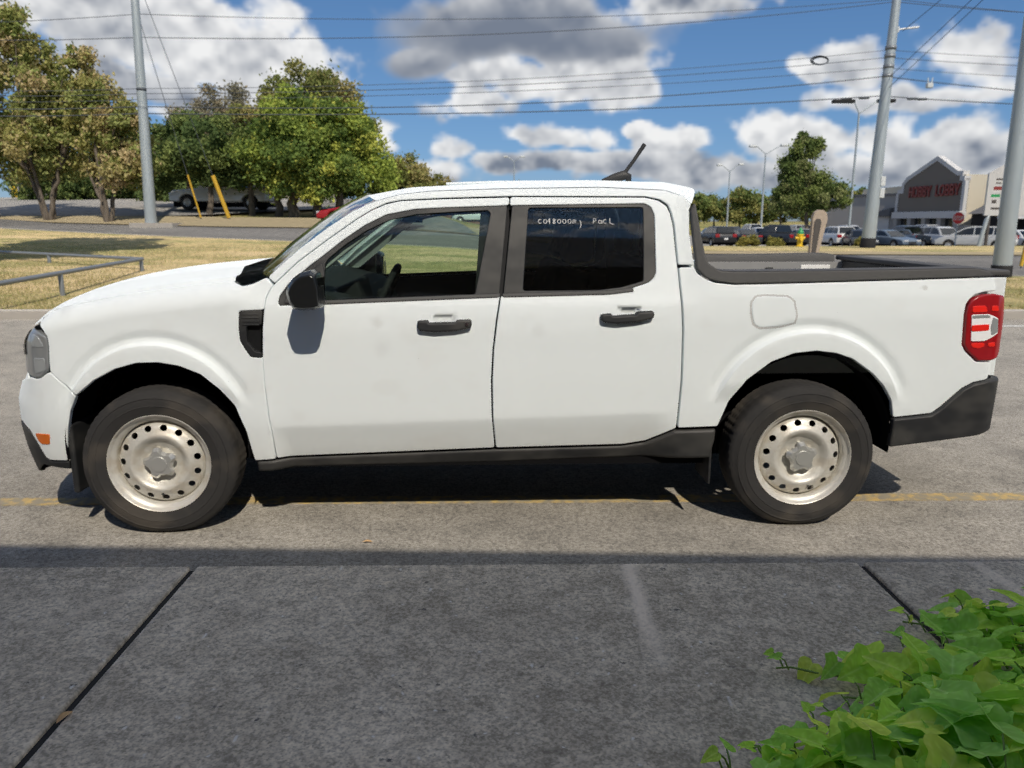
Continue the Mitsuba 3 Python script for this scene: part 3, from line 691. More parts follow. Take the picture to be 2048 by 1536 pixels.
# window trim, glass, belt mouldings
ft = both('window_trim', panel(OUT['front_hole'], [OUT['front_glass']], off=-.003, r=.004), 'black_trim', 40)
both('window_trim', panel(OUT['rear_hole'], [OUT['rear_glass']], off=-.003, r=.004), 'black_trim', 40)
fg = both('front_side_window', panel(Polygon(OUT['front_glass']).buffer(.004).exterior.coords[:-1], off=-.012, r=0, rim=0, fillet=0), 'clear_glass', True)
rg = both('rear_side_window', panel(Polygon(OUT['rear_glass']).buffer(.004).exterior.coords[:-1], off=-.010, r=0, rim=0, fillet=0), 'privacy_glass', True, 'dark tinted rear side window with white handwriting on it')
for o, tr in (('front_hole', 0), ('rear_hole', 1)):
    h = np.array(OUT[o])
    low = (LineString([(.80, 1.110), (1.615, 1.139)]) if tr == 0 else LineString([(1.628, 1.139), (2.12, 1.150), (2.235, 1.163)])).buffer(.0085, cap_style=2)
    both('belt_moulding', panel(list(low.exterior.coords), off=.007, r=.004, rim=.012, fillet=0), 'rail_trim', 40)
# handwriting in white marker on the rear window
STROKES = [(.000, 'co'), (.033, '48oo'), (.110, 'on,'), (.205, 'Pacl')]
def squiggle(x, z, kind, s):
    t = np.linspace(0, 2 * np.pi, 12)
    if kind in 'oO0':
        return [np.c_[x + .40 * s * np.cos(t), z + .5 * s + .5 * s * np.sin(t)]]
    if kind == 'c':
        t = np.linspace(.8, 5.5, 10)
        return [np.c_[x + .42 * s * np.cos(t), z + .5 * s + .5 * s * np.sin(t)]]
    if kind == '4':
        return [np.array([(x + .1 * s, z + 1.1 * s), (x - .35 * s, z + .45 * s), (x + .4 * s, z + .45 * s)]), np.array([(x + .2 * s, z + 1.2 * s), (x + .15 * s, z - .1 * s)])]
    if kind == '8':
        return [np.c_[x + .3 * s * np.sin(2 * t), z + .55 * s + .55 * s * np.cos(t)]]
    if kind == 'n':
        return [np.array([(x - .4 * s, z), (x - .35 * s, z + .9 * s), (x - .05 * s, z + .95 * s), (x + .1 * s, z + .1 * s), (x + .35 * s, z + .9 * s)])]
    if kind == ',':
        t = np.linspace(0, 1, 6)
        return [np.c_[x + .3 * s * np.sin(3 * t), z + .8 * s - 1.9 * s * t]]
    if kind == 'P':
        return [np.array([(x - .4 * s, z), (x - .3 * s, z + 1.2 * s), (x + .3 * s, z + 1.1 * s), (x + .25 * s, z + .65 * s), (x - .3 * s, z + .5 * s)])]
    if kind == 'a':
        return [np.c_[x + .40 * s * np.cos(t), z + .4 * s + .4 * s * np.sin(t)], np.array([(x + .4 * s, z + .8 * s), (x + .5 * s, z)])]
    if kind == 'l':
        return [np.array([(x - .1 * s, z + 1.3 * s), (x - .1 * s, z + .1 * s), (x + .5 * s, z - .15 * s), (x + .9 * s, z - .2 * s)])]
    return []
ink = []
for x0, word in STROKES:
    for i, ch in enumerate(word):
        for c in squiggle(1.805 + x0 * 1.25 + i * .024, 1.462, ch, .019):
            ink.append(tube(M(c[:, 0], c[:, 1], -.006), .0021, 5))
tadd('handwriting', cat(ink), 'chalk', parent=rg)

# handles
for nm, par in (('h1', fd), ('h2', rd)):
    both('handle', panel(OUT[nm], off=.030, r=.010, rim=.030, fillet=.003), 'black_trim', 40, parent=par)
k = M(1.462, 1.012, .0335)
tadd('keyhole', cyl(k + [0, .004, 0], k - [0, .002, 0], .008), 'chrome', 30, parent=fd)

# door mirror
def door_mirror():
    o = np.array([(.710, 1.199), (.733, 1.231), (.762, 1.252), (.806, 1.262), (.823, 1.252), (.834, 1.196), (.835, 1.113), (.812, 1.107), (.754, 1.105), (.727, 1.109), (.713, 1.131), (.701, 1.174)])
    c = o.mean(0)
    s = m3.Manifold.sphere(.010, 10)
    pts = [s.translate([c[0] + (p[0] - c[0]) * k + dx, y, c[1] + (p[1] - c[1]) * k]) for y, k, dx in ((-.205, .80, .008), (-.175, .95, .002), (-.09, .97, 0), (-.050, .85, .0)) for p in o]
    return mani(m3.Manifold.batch_hull(pts))
mr = both('door_mirror', door_mirror(), 'gloss_black', 35)
both('mirror_arm', rbox(.68, .77, -.075, .06, 1.105, 1.135, .010), 'black_trim', 40, parent=mr)
foot = [(.628, 1.105), (.640, 1.155), (.70, 1.215), (.80, 1.290), (.812, 1.235), (.80, 1.105)]
both('mirror_foot', panel(foot, off=.006, r=.006, rim=.014), 'black_trim', 40, parent=mr)
mg = np.array([(.838, -.185, 1.13), (.838, -.065, 1.125), (.838, -.065, 1.235), (.838, -.185, 1.235)])
both('mirror_glass', trimesh.Trimesh(np.vstack([mg, mg + [.003, 0, 0]]), [[0, 1, 2], [0, 2, 3], [4, 6, 5], [4, 7, 6]], process=False), 'chrome', parent=mr)

# bonnet, windscreen, roof
def loft(E, C, q, crown):
    """from the near edge E (m, 3) across to its mirror image; C: along-shift at the centre; q, crown: (n,) profiles of along-shift and rise (m, n)"""
    Yn = np.linspace(0, 1, q.shape[-1])
    half = np.empty((len(E), len(Yn), 3))
    half[..., 0] = E[:, None, 0] + C[:, None] * q
    half[..., 1] = E[:, None, 1] + (HW - E[:, None, 1]) * Yn
    half[..., 2] = E[:, None, 2] + crown
    far = half[:, -2::-1].copy()
    far[..., 1] = 2 * HW - far[..., 1]
    return grid(np.concatenate([half, far], 1))
edge = lerp_path(M(*np.array(OUT['fender'][1:9]).T, .002), 40)
edge = edge + [0, .006, .001]
t = np.linspace(0, 1, 40)
Yn = np.linspace(0, 1, 40)
C = (-.835 + (.345 + .835) * t) - edge[:, 0]
q = 1 - (1 - Yn) ** 2.2
crown = (.020 * smooth(Yn, 0, .05) + .034 * smooth(Yn, .16, .34) + .012 * smooth(Yn, .3, 1.))[None] * (1 - (1 - t[:, None]) ** 3) - (.085 * (1 - (1 - Yn) ** 9) * (.6 + .4 * q))[None] * (1 - t[:, None]) ** 4
crown = crown - .020 * np.exp(-((Yn - .03) / .022) ** 2)[None]
tadd('bonnet', loft(edge, C, q, crown), WP, True)
# cowl below the windscreen, black
ce = lerp_path(M(*np.array([OUT['fender'][9], OUT['fender'][10], OUT['fender'][11], OUT['fender'][12]]).T, -.004), 10)
tc = np.linspace(0, 1, 10)
tadd('cowl', loft(ce - [0, -.01, .012], np.full(10, -.13), 1 - (1 - np.linspace(0, 1, 20)) ** 2, np.zeros((10, 20)) - .012), 'black_trim', True)
for k in (0, 1):
    wp = np.array([(.49 - .10 * k, .30 + .62 * k, 1.222), (.46 - .07 * k, .62 + .5 * k, 1.236), (.42 - .04 * k, .95 + .4 * k, 1.243)])
    tadd('wiper', tube(lerp_path(wp, 8), .009, 6), 'black_trim', True)
wi = [OUT['cab_frame'][i] for i in range(6)]
we = lerp_path(M(*np.array(wi).T, .0), 24) + [0, .012, .0]
tw = np.linspace(0, 1, 24)
Yw = np.linspace(0, 1, 30)
qw = 1 - (1 - Yw) ** 2
tadd('windscreen', loft(we, -.20 + .07 * tw, qw, .045 * qw[None] * np.ones((24, 1)) * tw[:, None] + .012 * qw[None]), 'shield_glass', True, 'sloping windscreen')
roof_e = M(*np.array(OUT['cab_frame'][5:13]).T, .0)
roof_e = lerp_path(roof_e, 60) + [0, .004, .001]
tr = np.linspace(0, 1, 60)
Yr = np.linspace(0, 1, 40)
qr = 1 - (1 - Yr) ** 2.6
cen = np.interp(tr, [0, .13, .5, .9, 1], [1.606, 1.648, 1.686, 1.680, 1.650])
rise = (cen - roof_e[:, 2])[:, None] * qr[None]
Cr = np.interp(tr, [0, .3, .8, 1], [-.13, -.02, .05, .14])
roof = tadd('roof', loft(roof_e, Cr, 1 - (1 - Yr) ** 2, rise), WP, True)
tadd('headliner', loft(roof_e + [0, .03, -.035], Cr * .8, 1 - (1 - Yr) ** 2, rise), 'cabin_dark', True)
for s in (-1, 1):                                                  # pressed ribs of the roof
    y = HW + s * .34
    rib = np.array([(1.35, y, 1.660), (1.6, y, 1.669), (2.1, y, 1.673), (2.35, y, 1.666)])
    tadd('roof_rib', tube(lerp_path(rib, 16), .007, 8), WP, True, parent=roof)
ant = tadd('aerial', tube([(2.20, .90, 1.690), (2.27, .90, 1.708), (2.32, .90, 1.722), (2.345, .90, 1.712), (2.35, .90, 1.685)], [.012, .026, .028, .022, .012], 10), 'black_trim', True)
tadd('mast', tube([(2.315, .90, 1.722), (2.372, .90, 1.80), (2.430, .90, 1.888)], [.011, .010, .012], 10), 'black_trim', True, parent=ant)
# back of the cab
be = np.array(OUT['cab_frame'][12:16])
bp = lerp_path(M(*be.T, -.01), 16)
tadd('cab_back', loft(bp + [-.006, .0, 0], np.full(16, .13), 1 - (1 - np.linspace(0, 1, 20)) ** 2, np.linspace(1, 0, 16)[:, None] ** 2 * .096 * (1 - (1 - np.linspace(0, 1, 20)) ** 2.6)[None]), WP, True)
tadd('rear_window', loft(lerp_path(np.array([(2.535, .33, 1.55), (2.535, .29, 1.30)]), 4), np.full(4, .085), 1 - (1 - np.linspace(0, 1, 20)) ** 2, np.zeros((4, 20))), 'gloss_black', True)
tadd('cab_back', box(2.50, 2.56, .10, 1.744, .60, 1.29), WP)

# nose: grille bar, lamps, bumper middle
hl = both('headlight', panel(OUT['headlight'], off=.004, r=.008), 'lamp_grey', 40, 'grey glassy headlight')
hp = np.array([(-.54, .975), (-.49, .960), (-.463, .91), (-.54, .91)])
both('lamp_reflector', panel(hp, off=.007, r=.003, rim=0), 'lamp_mid', 40, parent=hl)
both('lamp_reflector', panel([(-.78, .97), (-.60, .975), (-.60, .87), (-.78, .85)], off=.010, r=.003, rim=0), 'gloss_black', 40, parent=hl)
both('lamp_reflector', panel([(-.535, .86), (-.47, .86), (-.475, .80), (-.535, .785)], off=.007, r=.003, rim=0), 'lamp_mid', 40, parent=hl)
gp = [(-.81, .985), (-.81, .83), (PS[0] + .002, .83), (PS[0] + .002, .985)]
gr = both('grille', panel(gp, off=.0, r=.008), 'gloss_black', 40)
for k in range(4):
    z = .85 + .034 * k
    both('grille_bar', panel([(-.84, z), (PS[0] + .002, z), (PS[0] + .002, z + .014), (-.84, z + .014)], off=.008, r=.003), 'black_trim', 40, parent=gr)
both('front_bumper', panel([(-.80, .99), (-.80, .965), (PS[0] + .002, 1.005), (PS[0] + .002, 1.02)], off=-.01, fillet=0), WP, 40, far=True)
both('grille_surround', panel([(-.70, .735), (-.80, .835), (PS[0] + .002, .835), (PS[0] + .002, .695), (-.80, .72)], off=-.01, r=.004, fillet=0), WP, 40)

# tail: tailgate, lamps
tl = both('tail_light', panel(OUT['tail_light'], off=.010, r=.008), 'lamp_red', 40, 'red and clear tail light')
tcl = both('reverse_lens', panel(OUT['tl_clear'], off=.0135, r=.003, rim=.002, fillet=.003), 'lamp_white', 40, parent=tl)
both('lens_corner', panel([(3.925, 1.034), (3.957, 1.022), (3.966, .962), (3.928, .945), (3.918, .985)], off=.0155, r=.002, rim=.002, fillet=.002), 'lamp_mid', 40, parent=tl)
both('lens_corner', panel([(3.826, 1.043), (3.905, 1.045), (3.915, 1.030), (3.826, 1.027)], off=.0155, r=.002, rim=.002, fillet=.002), 'lamp_mid', 40, parent=tl)
for nm in ('tl_bar', 'tl_top', 'tl_top2', 'tl_bot', 'tl_bot2'):
    both('reflector', panel(OUT[nm], off=.0160 if nm == 'tl_bar' else .0135, r=.0025, rim=.002, fillet=.002), 'lamp_bright_red', 40, parent=tl)
tg = tadd('tailgate', rbox(3.955, 4.045, .125, 1.719, .62, 1.215, .012), WP, 40)
tadd('tailgate_trim', rbox(3.925, 4.050, .115, 1.729, 1.216, 1.246, .010), 'rail_trim', 40, parent=tg)
tadd('tailgate_handle', rbox(4.043, 4.060, .78, 1.06, 1.05, 1.11, .006), 'black_trim', 40, parent=tg)
tadd('bumper_beam', rbox(3.98, 4.10, .20, 1.64, .47, .66, .02), 'black_trim', 40)

# bed: liner, rail tops
railpts = lerp_path(M(*np.array(OUT['cap_trim'][10:15][::-1]).T, .004), 30)
flat = np.stack([railpts, railpts + [0, .035, .004], railpts * [1, 0, 1] + [0, .150, .004], railpts * [1, 0, 1] + [0, .165, -.012], railpts * [1, 0, 1] + [0, .170, -.055]], 1)
both('bed_rail_cap', grid(flat, True), 'rail_trim', 40)
liner = both('bed_liner', box(2.60, 3.94, .172, .190, .76, 1.205), 'bed_liner')
tadd('bed_floor', box(2.58, 3.95, .172, 1.672, .74, .76), 'bed_liner', parent=liner)
tadd('bed_front', box(2.575, 2.60, .172, 1.672, .74, 1.22), 'bed_liner', parent=liner)
tadd('tailgate_liner', rbox(3.935, 3.953, .20, 1.644, .78, 1.214, .004), 'black_trim', 30, parent=liner)
tadd('bed_rib', rbox(2.70, 3.90, 1.640, 1.655, 1.07, 1.10, .006), 'bed_liner', 30, parent=liner)
tadd('cleat', rbox(3.42, 3.47, 1.630, 1.655, 1.13, 1.17, .006), 'black_trim', 30, parent=liner)
tadd('bed_sticker', rbox(3.66, 3.86, 1.645, 1.6545, 1.10, 1.185, .003), 'plain_white', 30, 'white label on the far bed wall', parent=liner)

# wheel houses, underbody
for ax, nose in ((0., True), (3.077, False)):
    th = np.radians(np.linspace(-8, 188, 40))
    R = .425
    arc = np.stack([ax + R * np.cos(th), .43 + R * np.sin(th)], -1)
    P = np.stack([np.c_[arc[:, 0], np.full(40, y), arc[:, 1]] for y in (.030, .20, .33)], 1)
    both('wheel_house', grid(P), 'dark_cavity', True)
    both('wheel_house', prism(Polygon(np.vstack([arc, [[ax - R, .32], [ax + R, .32]][::1]])).convex_hull, .33, .345), 'dark_cavity')
tadd('underbody', cat(box(.45, 2.62, .12, 1.724, .30, .36), box(-.75, 3.3, .40, 1.444, .26, .40), box(3.5, 3.95, .14, 1.70, .50, .54), box(-.55, 2.5, .345, 1.499, .40, .60), box(2.6, 3.95, .345, 1.499, .56, .735), box(2.30, 2.74, .36, .80, .24, .40), box(2.30, 2.74, 1.044, 1.484, .24, .40)), 'dark_cavity')
tadd('exhaust', tube([(2.6, 1.2, .36), (3.3, 1.15, .38), (3.75, 1.15, .40), (3.95, 1.15, .38)], .035, 12), 'wheel_steel', True)
tadd('axle', tube([(3.077, .25, .35), (3.077, 1.6, .35)], .045, 12), 'dark_cavity', True)
tadd('spring', rbox(3.33, 3.56, .36, .46, .50, .525, .010), 'wheel_steel', 40)
both('mud_flap', rbox(2.628, 2.640, .045, .28, .215, .47, .004), 'black_trim', 30)
fl = np.array([(-.40, .13, .31), (-.42, .13, .52), (-.30, .13, .57)])
both('splash_guard', rbox(-.425, -.395, .05, .32, .20, .54, .012), 'black_trim', 40)

# wheels
def tyre():
    h = .1125
    pr = [(.232, .022), (.240, .006), (.262, -.001), (.280, -.0035), (.283, -.0065), (.286, -.0038), (.300, -.004), (.316, -.001), (.319, -.0035), (.322, .002), (.338, .010), (.350, .020), (.357, .034), (.3585, .050)]
    for k in range(4):                                             # grooves
        y = .062 + .030 * k
        pr += [(.3600, y), (.3600, y + .016), (.3530, y + .017), (.3530, y + .023)]
    pr += [(.3585, .180), (.350, .202), (.338, .214), (.262, .222), (.232, .205)]
    g = revolve(pr, 180)
    v = np.array(g.vertices)
    rad, sec = np.hypot(v[:, 0], v[:, 2]), np.round(np.arctan2(v[:, 2], v[:, 0]) / (2 * np.pi) * 180).astype(int)
    cut = (rad > .351) & (sec % 3 == 0)                            # sipes across the tread and shoulder
    v[cut] *= np.array([1 - .007, 1, 1 - .007])
    low = v[:, 2] < -.330                                          # flattened where it stands
    v[low, 2] = -.330 + (v[low, 2] + .330) * .72
    ring = np.hypot(v[:, 0], v[:, 2])
    g.vertices = v
    return g
def wheel(ax, steer=0., spin=0., dust=0):
    def place(m):
        v = np.array(m.vertices)
        c, s = math.cos(steer), math.sin(steer)
        x, y = v[:, 0], v[:, 1] - .10
        return trimesh.Trimesh(np.c_[ax + x * c - y * s, .014 + .10 + x * s + y * c, v[:, 2] + .352], m.faces, process=False)
    w = both('wheel', place(tyre()), 'rubber', 40)
    lip = revolve([(.2345, .030), (.2395, .008), (.2370, .003), (.2310, .006), (.2270, .018), (.2180, .024), (.2090, .028), (.2040, .042), (.2010, .085), (.1970, .19)], 96)
    rim = both('rim', place(lip), 'wheel_steel', 50, parent=w)
    disc = [(.0, .062), (.045, .062), (.062, .060), (.078, .052), (.092, .046), (.102, .040), (.112, .027), (.122, .017), (.131, .013), (.139, .014), (.148, .019), (.158, .024), (.172, .029), (.184, .036), (.193, .047), (.199, .060), (.202, .075)]
    back = [(r, y + .006) for r, y in disc[::-1]]
    cs = m3.CrossSection([[(r, -y) for r, y in disc] + [(r, -y) for r, y in back]], m3.FillRule.Positive)
    if cs.area() <= 0:
        cs = m3.CrossSection([([(r, -y) for r, y in disc] + [(r, -y) for r, y in back])[::-1]], m3.FillRule.Positive)
    sol = m3.Manifold.revolve(cs, 120)                             # spun about z: z = -depth
    holes = [m3.Manifold.cylinder(.2, .0165, .0165, 18).scale([1, .88, 1]).rotate([0, 0, 90]).translate([.1715, 0, -.15]).rotate([0, 0, 24. * k + spin]) for k in range(15)]
    sol = sol - m3.Manifold.batch_boolean(holes, m3.OpType.Add)
    sol = sol.rotate([90, 0, 0])                                   # z -> -y
    dm = mani(sol)
    both('disc', place(dm), 'wheel_steel', 35, parent=rim)
    hole_lips = []
    for k in range(5):                                             # wheel nuts
        a = math.radians(72 * k + spin + 20)
        hole_lips.append(cyl((.057 * math.cos(a), .060, .057 * math.sin(a)), (.057 * math.cos(a), .036, .057 * math.sin(a)), .011, .010, 6))
    both('wheel_nuts', place(cat(hole_lips)), 'cap_silver', 30, parent=rim)
    th = np.linspace(0, 2 * np.pi, 90, endpoint=False)
    rr = .068 + .010 * np.clip(np.cos(5 * (th - math.radians(spin + 20))) * 1.5, -.75, 1)
    cap = m3.Manifold.extrude(m3.CrossSection([np.c_[rr * np.cos(th), rr * np.sin(th)]]), .020, 0, 0, [.80, .80])
    cap = cap + m3.Manifold.cylinder(.024, .041, .036, 40) + m3.Manifold.cylinder(.060, .045, .040, 30).translate([0, 0, -.058])
    cap = cap.rotate([90, 0, 0]).translate([0, .020, 0])
    hub = both('hub_cap', place(mani(cap)), 'cap_silver', 30, parent=rim)
    rg_ = [tube(np.c_[.022 * np.cos(th[::3]), np.full(30, -.0065), .014 * np.sin(th[::3])][np.r_[0:30, 0]], .0013, 5)]
    add_ring = place(cat(rg_))
    both('valve', place(tube([(.158 * math.cos(2.0 + spin), .03, .158 * math.sin(2.0 + spin)), (.150 * math.cos(2.0 + spin), .008, .150 * math.sin(2.0 + spin))], .005, 6)), 'black_trim', parent=rim)
wheel(0.0, math.radians(3.), 9.)
wheel(3.077, 0., 3.)

# cabin
both('door_trim', panel([(.70, .45), (1.56, .45), (1.585, 1.128), (.80, 1.098), (.66, 1.08)], off=-.055, r=0, rim=0, fillet=0), 'cabin_dark', True, parent=fd)
both('door_trim', panel([(1.63, .45), (2.42, .50), (2.40, 1.17), (2.2, 1.145), (1.64, 1.130)], off=-.055, r=0, rim=0, fillet=0), 'cabin_dark', True, parent=rd)
both('pillar_trim', panel([(1.50, 1.13), (1.68, 1.13), (1.66, 1.54), (1.53, 1.54)], off=-.03, r=0, rim=0, fillet=0), 'cabin_dark', True)
both('pillar_trim', panel([(.60, 1.17), (.70, 1.17), (1.12, 1.50), (1.05, 1.52)], off=-.035, r=.006, rim=.03, fillet=.004), 'cabin_grey', True)
dash = m3.Manifold.batch_hull([m3.Manifold.sphere(.03, 12).translate([x, y, z]) for x, z in ((.42, 1.15), (.62, 1.155), (.86, 1.09), (.93, .98), (.86, .74), (.45, .74)) for y in (.15, 1.69)])
tadd('dashboard', mani(dash), 'cabin_dark', 40)
tadd('instrument_hood', mani(m3.Manifold.batch_hull([m3.Manifold.sphere(.02, 10).translate([x, y, z]) for x, z in ((.74, 1.10), (.90, 1.165), (.92, 1.07)) for y in (.38, .70)])), 'cabin_dark', 40)
th = np.linspace(0, 2 * np.pi, 37)
wc, tilt = np.array([1.02, .54, 1.075]), math.radians(24)
wx = np.array([math.sin(tilt), 0, math.cos(tilt)])
wr = wc + .185 * (np.cos(th)[:, None] * wx + np.sin(th)[:, None] * np.array([0, 1., 0]))
sw = tadd('steering_wheel', tube(wr, .016, 10, False), 'cabin_dark', True)
tadd('wheel_spoke', cat(tube([wc - [0, .18, 0], wc + [0, .18, 0]], .014), tube([wc, wc - wx * .18], .016), rbox(wc[0] - .03, wc[0] + .03, wc[1] - .06, wc[1] + .06, wc[2] - .06, wc[2] + .06, .02)), 'cabin_dark', 40, parent=sw)
tadd('gear_stalk', tube([(.93, .42, 1.03), (1.0, .33, 1.0)], .009, 6), 'cabin_grey', True, parent=sw)
def seat(y, x=1.42):
    S = lambda pts, r: m3.Manifold.batch_hull([m3.Manifold.sphere(r, 14).translate(p) for p in pts])
    s = tadd('seat', mani(S([(x + dx, y + dy, z) for dx, z in ((-.10, .70), (.40, .66), (-.10, .60), (.42, .55)) for dy in (-.20, .20)], .06)), 'cabin_dark', 40)
    tadd('seat_back', mani(S([(x + dx, y + dy, z) for dx, z, w in ((.36, .70, .21), (.52, 1.20, .19), (.46, .70, .2), (.60, 1.18, .18)) for dy in (-w, w)], .05)), 'cabin_dark', 40, parent=s)
    tadd('headrest', mani(S([(x + dx, y + dy, z) for dx, z in ((.56, 1.30), (.60, 1.44), (.64, 1.31), (.64, 1.43)) for dy in (-.09, .09)], .04)), 'cabin_dark', 40, parent=s)
for y in (.54, 1.30):
    seat(y)
rs = tadd('rear_bench', rbox(1.98, 2.42, .22, 1.62, .55, .80, .05), 'cabin_dark', 40)
tadd('bench_back', rbox(2.34, 2.46, .22, 1.62, .72, 1.28, .05), 'cabin_dark', 40, parent=rs)
for y in (.50, 1.34):
    tadd('headrest', rbox(2.36, 2.45, y - .12, y + .12, 1.28, 1.42, .04), 'cabin_dark', 40, parent=rs)
tadd('cabin_floor', box(.45, 2.5, .15, 1.694, .362, .45), 'cabin_dark')
tadd('firewall', box(.40, .46, .10, 1.744, .40, 1.16), 'cabin_dark')

# ------------------------------------------------------------------ trees: trunk, limbs and a crown of many small leaves
def leaves(C, size, col, up=.25, flat=1.):
    """one little folded leaf (2 triangles) at each point; returns mesh, colours"""
    n = len(C)
    d = rng.normal(size=(n, 3))
    d[:, 2] *= flat
    d /= np.linalg.norm(d, axis=1)[:, None]
    e = rng.normal(size=(n, 3)) + [0, 0, up]
    e -= d * (e * d).sum(1)[:, None]
    e /= np.linalg.norm(e, axis=1)[:, None]
    s = size * (.6 + .8 * rng.random(n))[:, None]
    V = np.stack([C - d * s, C + e * s * .55, C + d * s, C - e * s * .55], 1).reshape(-1, 3)
    k = np.arange(n) * 4
    F = np.vstack([np.stack([k, k + 1, k + 2], 1), np.stack([k, k + 2, k + 3], 1)])
    return trimesh.Trimesh(V, F, process=False), np.repeat(col, 4, 0)
def clumps(blobs, per):
    """centres and radii of leaf clumps filling the ellipsoids (x, y, z, rx, ry, rz, clump radius)"""
    out = []
    for x, y, z, rx, ry, rz, r in blobs:
        n = int(2.6 * per * rx * ry * rz / r ** 3) + 4
        d = rng.normal(size=(n, 3))
        d /= np.linalg.norm(d, axis=1)[:, None]
        k = rng.random(n)[:, None] ** .42
        p = np.array([x, y, z]) + d * k * [rx, ry, rz]
        out.append(np.c_[p, r * (.6 + .7 * rng.random(n))])
    return np.vstack(out)
def tree(name, label, stems, blobs, n, size, palette, group=None, per=.5, stem_r=.14, cat_='tree', bark='bark', limbs=True, sparse=0.):
    key = thing(name, label, cat_, group)
    cl = clumps(blobs, per)
    w = cl[:, 3] ** 2
    n = int(n * 2.2)
    size = size * .82
    idx = rng.choice(len(cl), n, p=w / w.sum())
    d = rng.normal(size=(n, 3))
    d /= np.linalg.norm(d, axis=1)[:, None]
    P = cl[idx, :3] + d * cl[idx, 3:4] * (.2 + .95 * rng.random(n) ** .6)[:, None] * [1, 1, .75] * np.where(rng.random(n) < .12, 1.6, 1.)[:, None]
    pal = np.array(palette, float)
    tone = rng.integers(0, len(pal), len(cl))
    own = rng.integers(0, len(pal), n)
    c = np.where((rng.random(n) < .78)[:, None], pal[tone[idx]], pal[own]) * (.84 + .32 * rng.random(n))[:, None]
    m, col = leaves(P, size, c)
    add(key, 'crown', m, 'leaf', color=np.clip(col, 0, 1))
    tr, br = [], []
    for pts, r in stems:
        pts = lerp_path(pts, 8)
        pts[1:-1] += rng.normal(0, .035, (6, 3)) * [1, 1, 0]
        tr.append(tube(pts, np.linspace(r, r * .55, 8), 10))
    for t_ in tr:
        add(key, 'trunk', t_, bark, True)
    if limbs:
        tops = [np.array(s[0][-1]) for s in stems]
        pick = cl[rng.choice(len(cl), min(len(cl), 34), replace=False)]
        for q in pick:
            o = tops[int(np.argmin([np.linalg.norm(q[:3] - k) for k in tops]))]
            mid = (o + q[:3]) / 2 + rng.normal(0, .12, 3) + [0, 0, .1]
            br.append(tube(lerp_path([o - [0, 0, .25], mid, q[:3]], 6), np.linspace(stem_r * .45, .015, 6), 6))
        add(key, 'limbs', cat(br), bark, True)
    return key
OLIVE = [(0.425, 0.401, 0.142), (0.519, 0.448, 0.201), (0.33, 0.354, 0.118), (0.59, 0.472, 0.26), (0.236, 0.283, 0.088), (0.389, 0.425, 0.153)]
GREEN = [(0.283, 0.366, 0.088), (0.389, 0.472, 0.1), (0.201, 0.283, 0.077), (0.519, 0.543, 0.118), (0.142, 0.212, 0.059)]
DARK = [(0.153, 0.212, 0.077), (0.212, 0.271, 0.088), (0.106, 0.159, 0.059), (0.26, 0.319, 0.106)]
BROWN = [(.36, .34, .12), (.28, .29, .10), (.42, .36, .15), (.23, .26, .085)]
GREY = [(0.342, 0.316, 0.223), (0.274, 0.256, 0.171), (0.411, 0.342, 0.223)]
def multi(x, y, n, spread, h, r):
    z = float(g(x, y))
    out = []
    for k in range(n):
        a = 2 * math.pi * k / n + rng.random()
        dx, dy = spread * math.cos(a), spread * math.sin(a) * .7
        out.append(([(x + dx * .15, y + dy * .15, z - .1), (x + dx * .5, y + dy * .5, z + h * .45), (x + dx * 1.15, y + dy, z + h)], r))
    return out
gm = 'multi stemmed trees along the verge'
tree('crape_myrtle', 'multi stemmed olive leaved tree, middle one of the three, its trunks fanning out', multi(-22.7, 38.6, 6, .75, 2.7, .12),
     [(-22.9, 38.6, 5.4, 2.6, 2.2, 2.1, .62), (-22.6, 38.6, 8.0, 1.9, 1.7, 1.9, .55), (-21.6, 38.4, 6.5, 1.8, 1.6, 1.5, .5), (-23.1, 38.6, 10.2, 1.0, 1.0, 1.2, .42), (-20.4, 38.6, 8.6, .9, .9, .8, .34)], 17000, .115, OLIVE, gm, .30)
tree('crape_myrtle', 'multi stemmed olive leaved tree nearest the left steel pole', multi(-19.5, 38.0, 4, .62, 2.5, .12),
     [(-19.0, 38.0, 5.0, 1.9, 1.7, 1.9, .55), (-19.6, 38.0, 7.0, 1.3, 1.2, 1.2, .46), (-18.4, 38.0, 4.2, 1.3, 1.3, 1.1, .45), (-18.6, 38.0, 6.0, 1.1, 1.1, .9, .42)], 11500, .115, OLIVE, gm, .30)
tree('crape_myrtle', 'multi stemmed olive leaved tree cut off by the left edge of the picture', multi(-26.3, 39.2, 5, .7, 2.6, .12),
     [(-26.2, 39.2, 5.2, 2.4, 2.2, 2.0, .6), (-25.9, 39.2, 8.2, 2.0, 1.8, 2.0, .55), (-25.0, 39.2, 10.4, 1.3, 1.2, 1.1, .45), (-25.7, 39.2, 11.8, 1.9, 1.5, 1.3, .5)], 14500, .115, OLIVE, gm, .30)
zc = float(g(-10.5, 41))
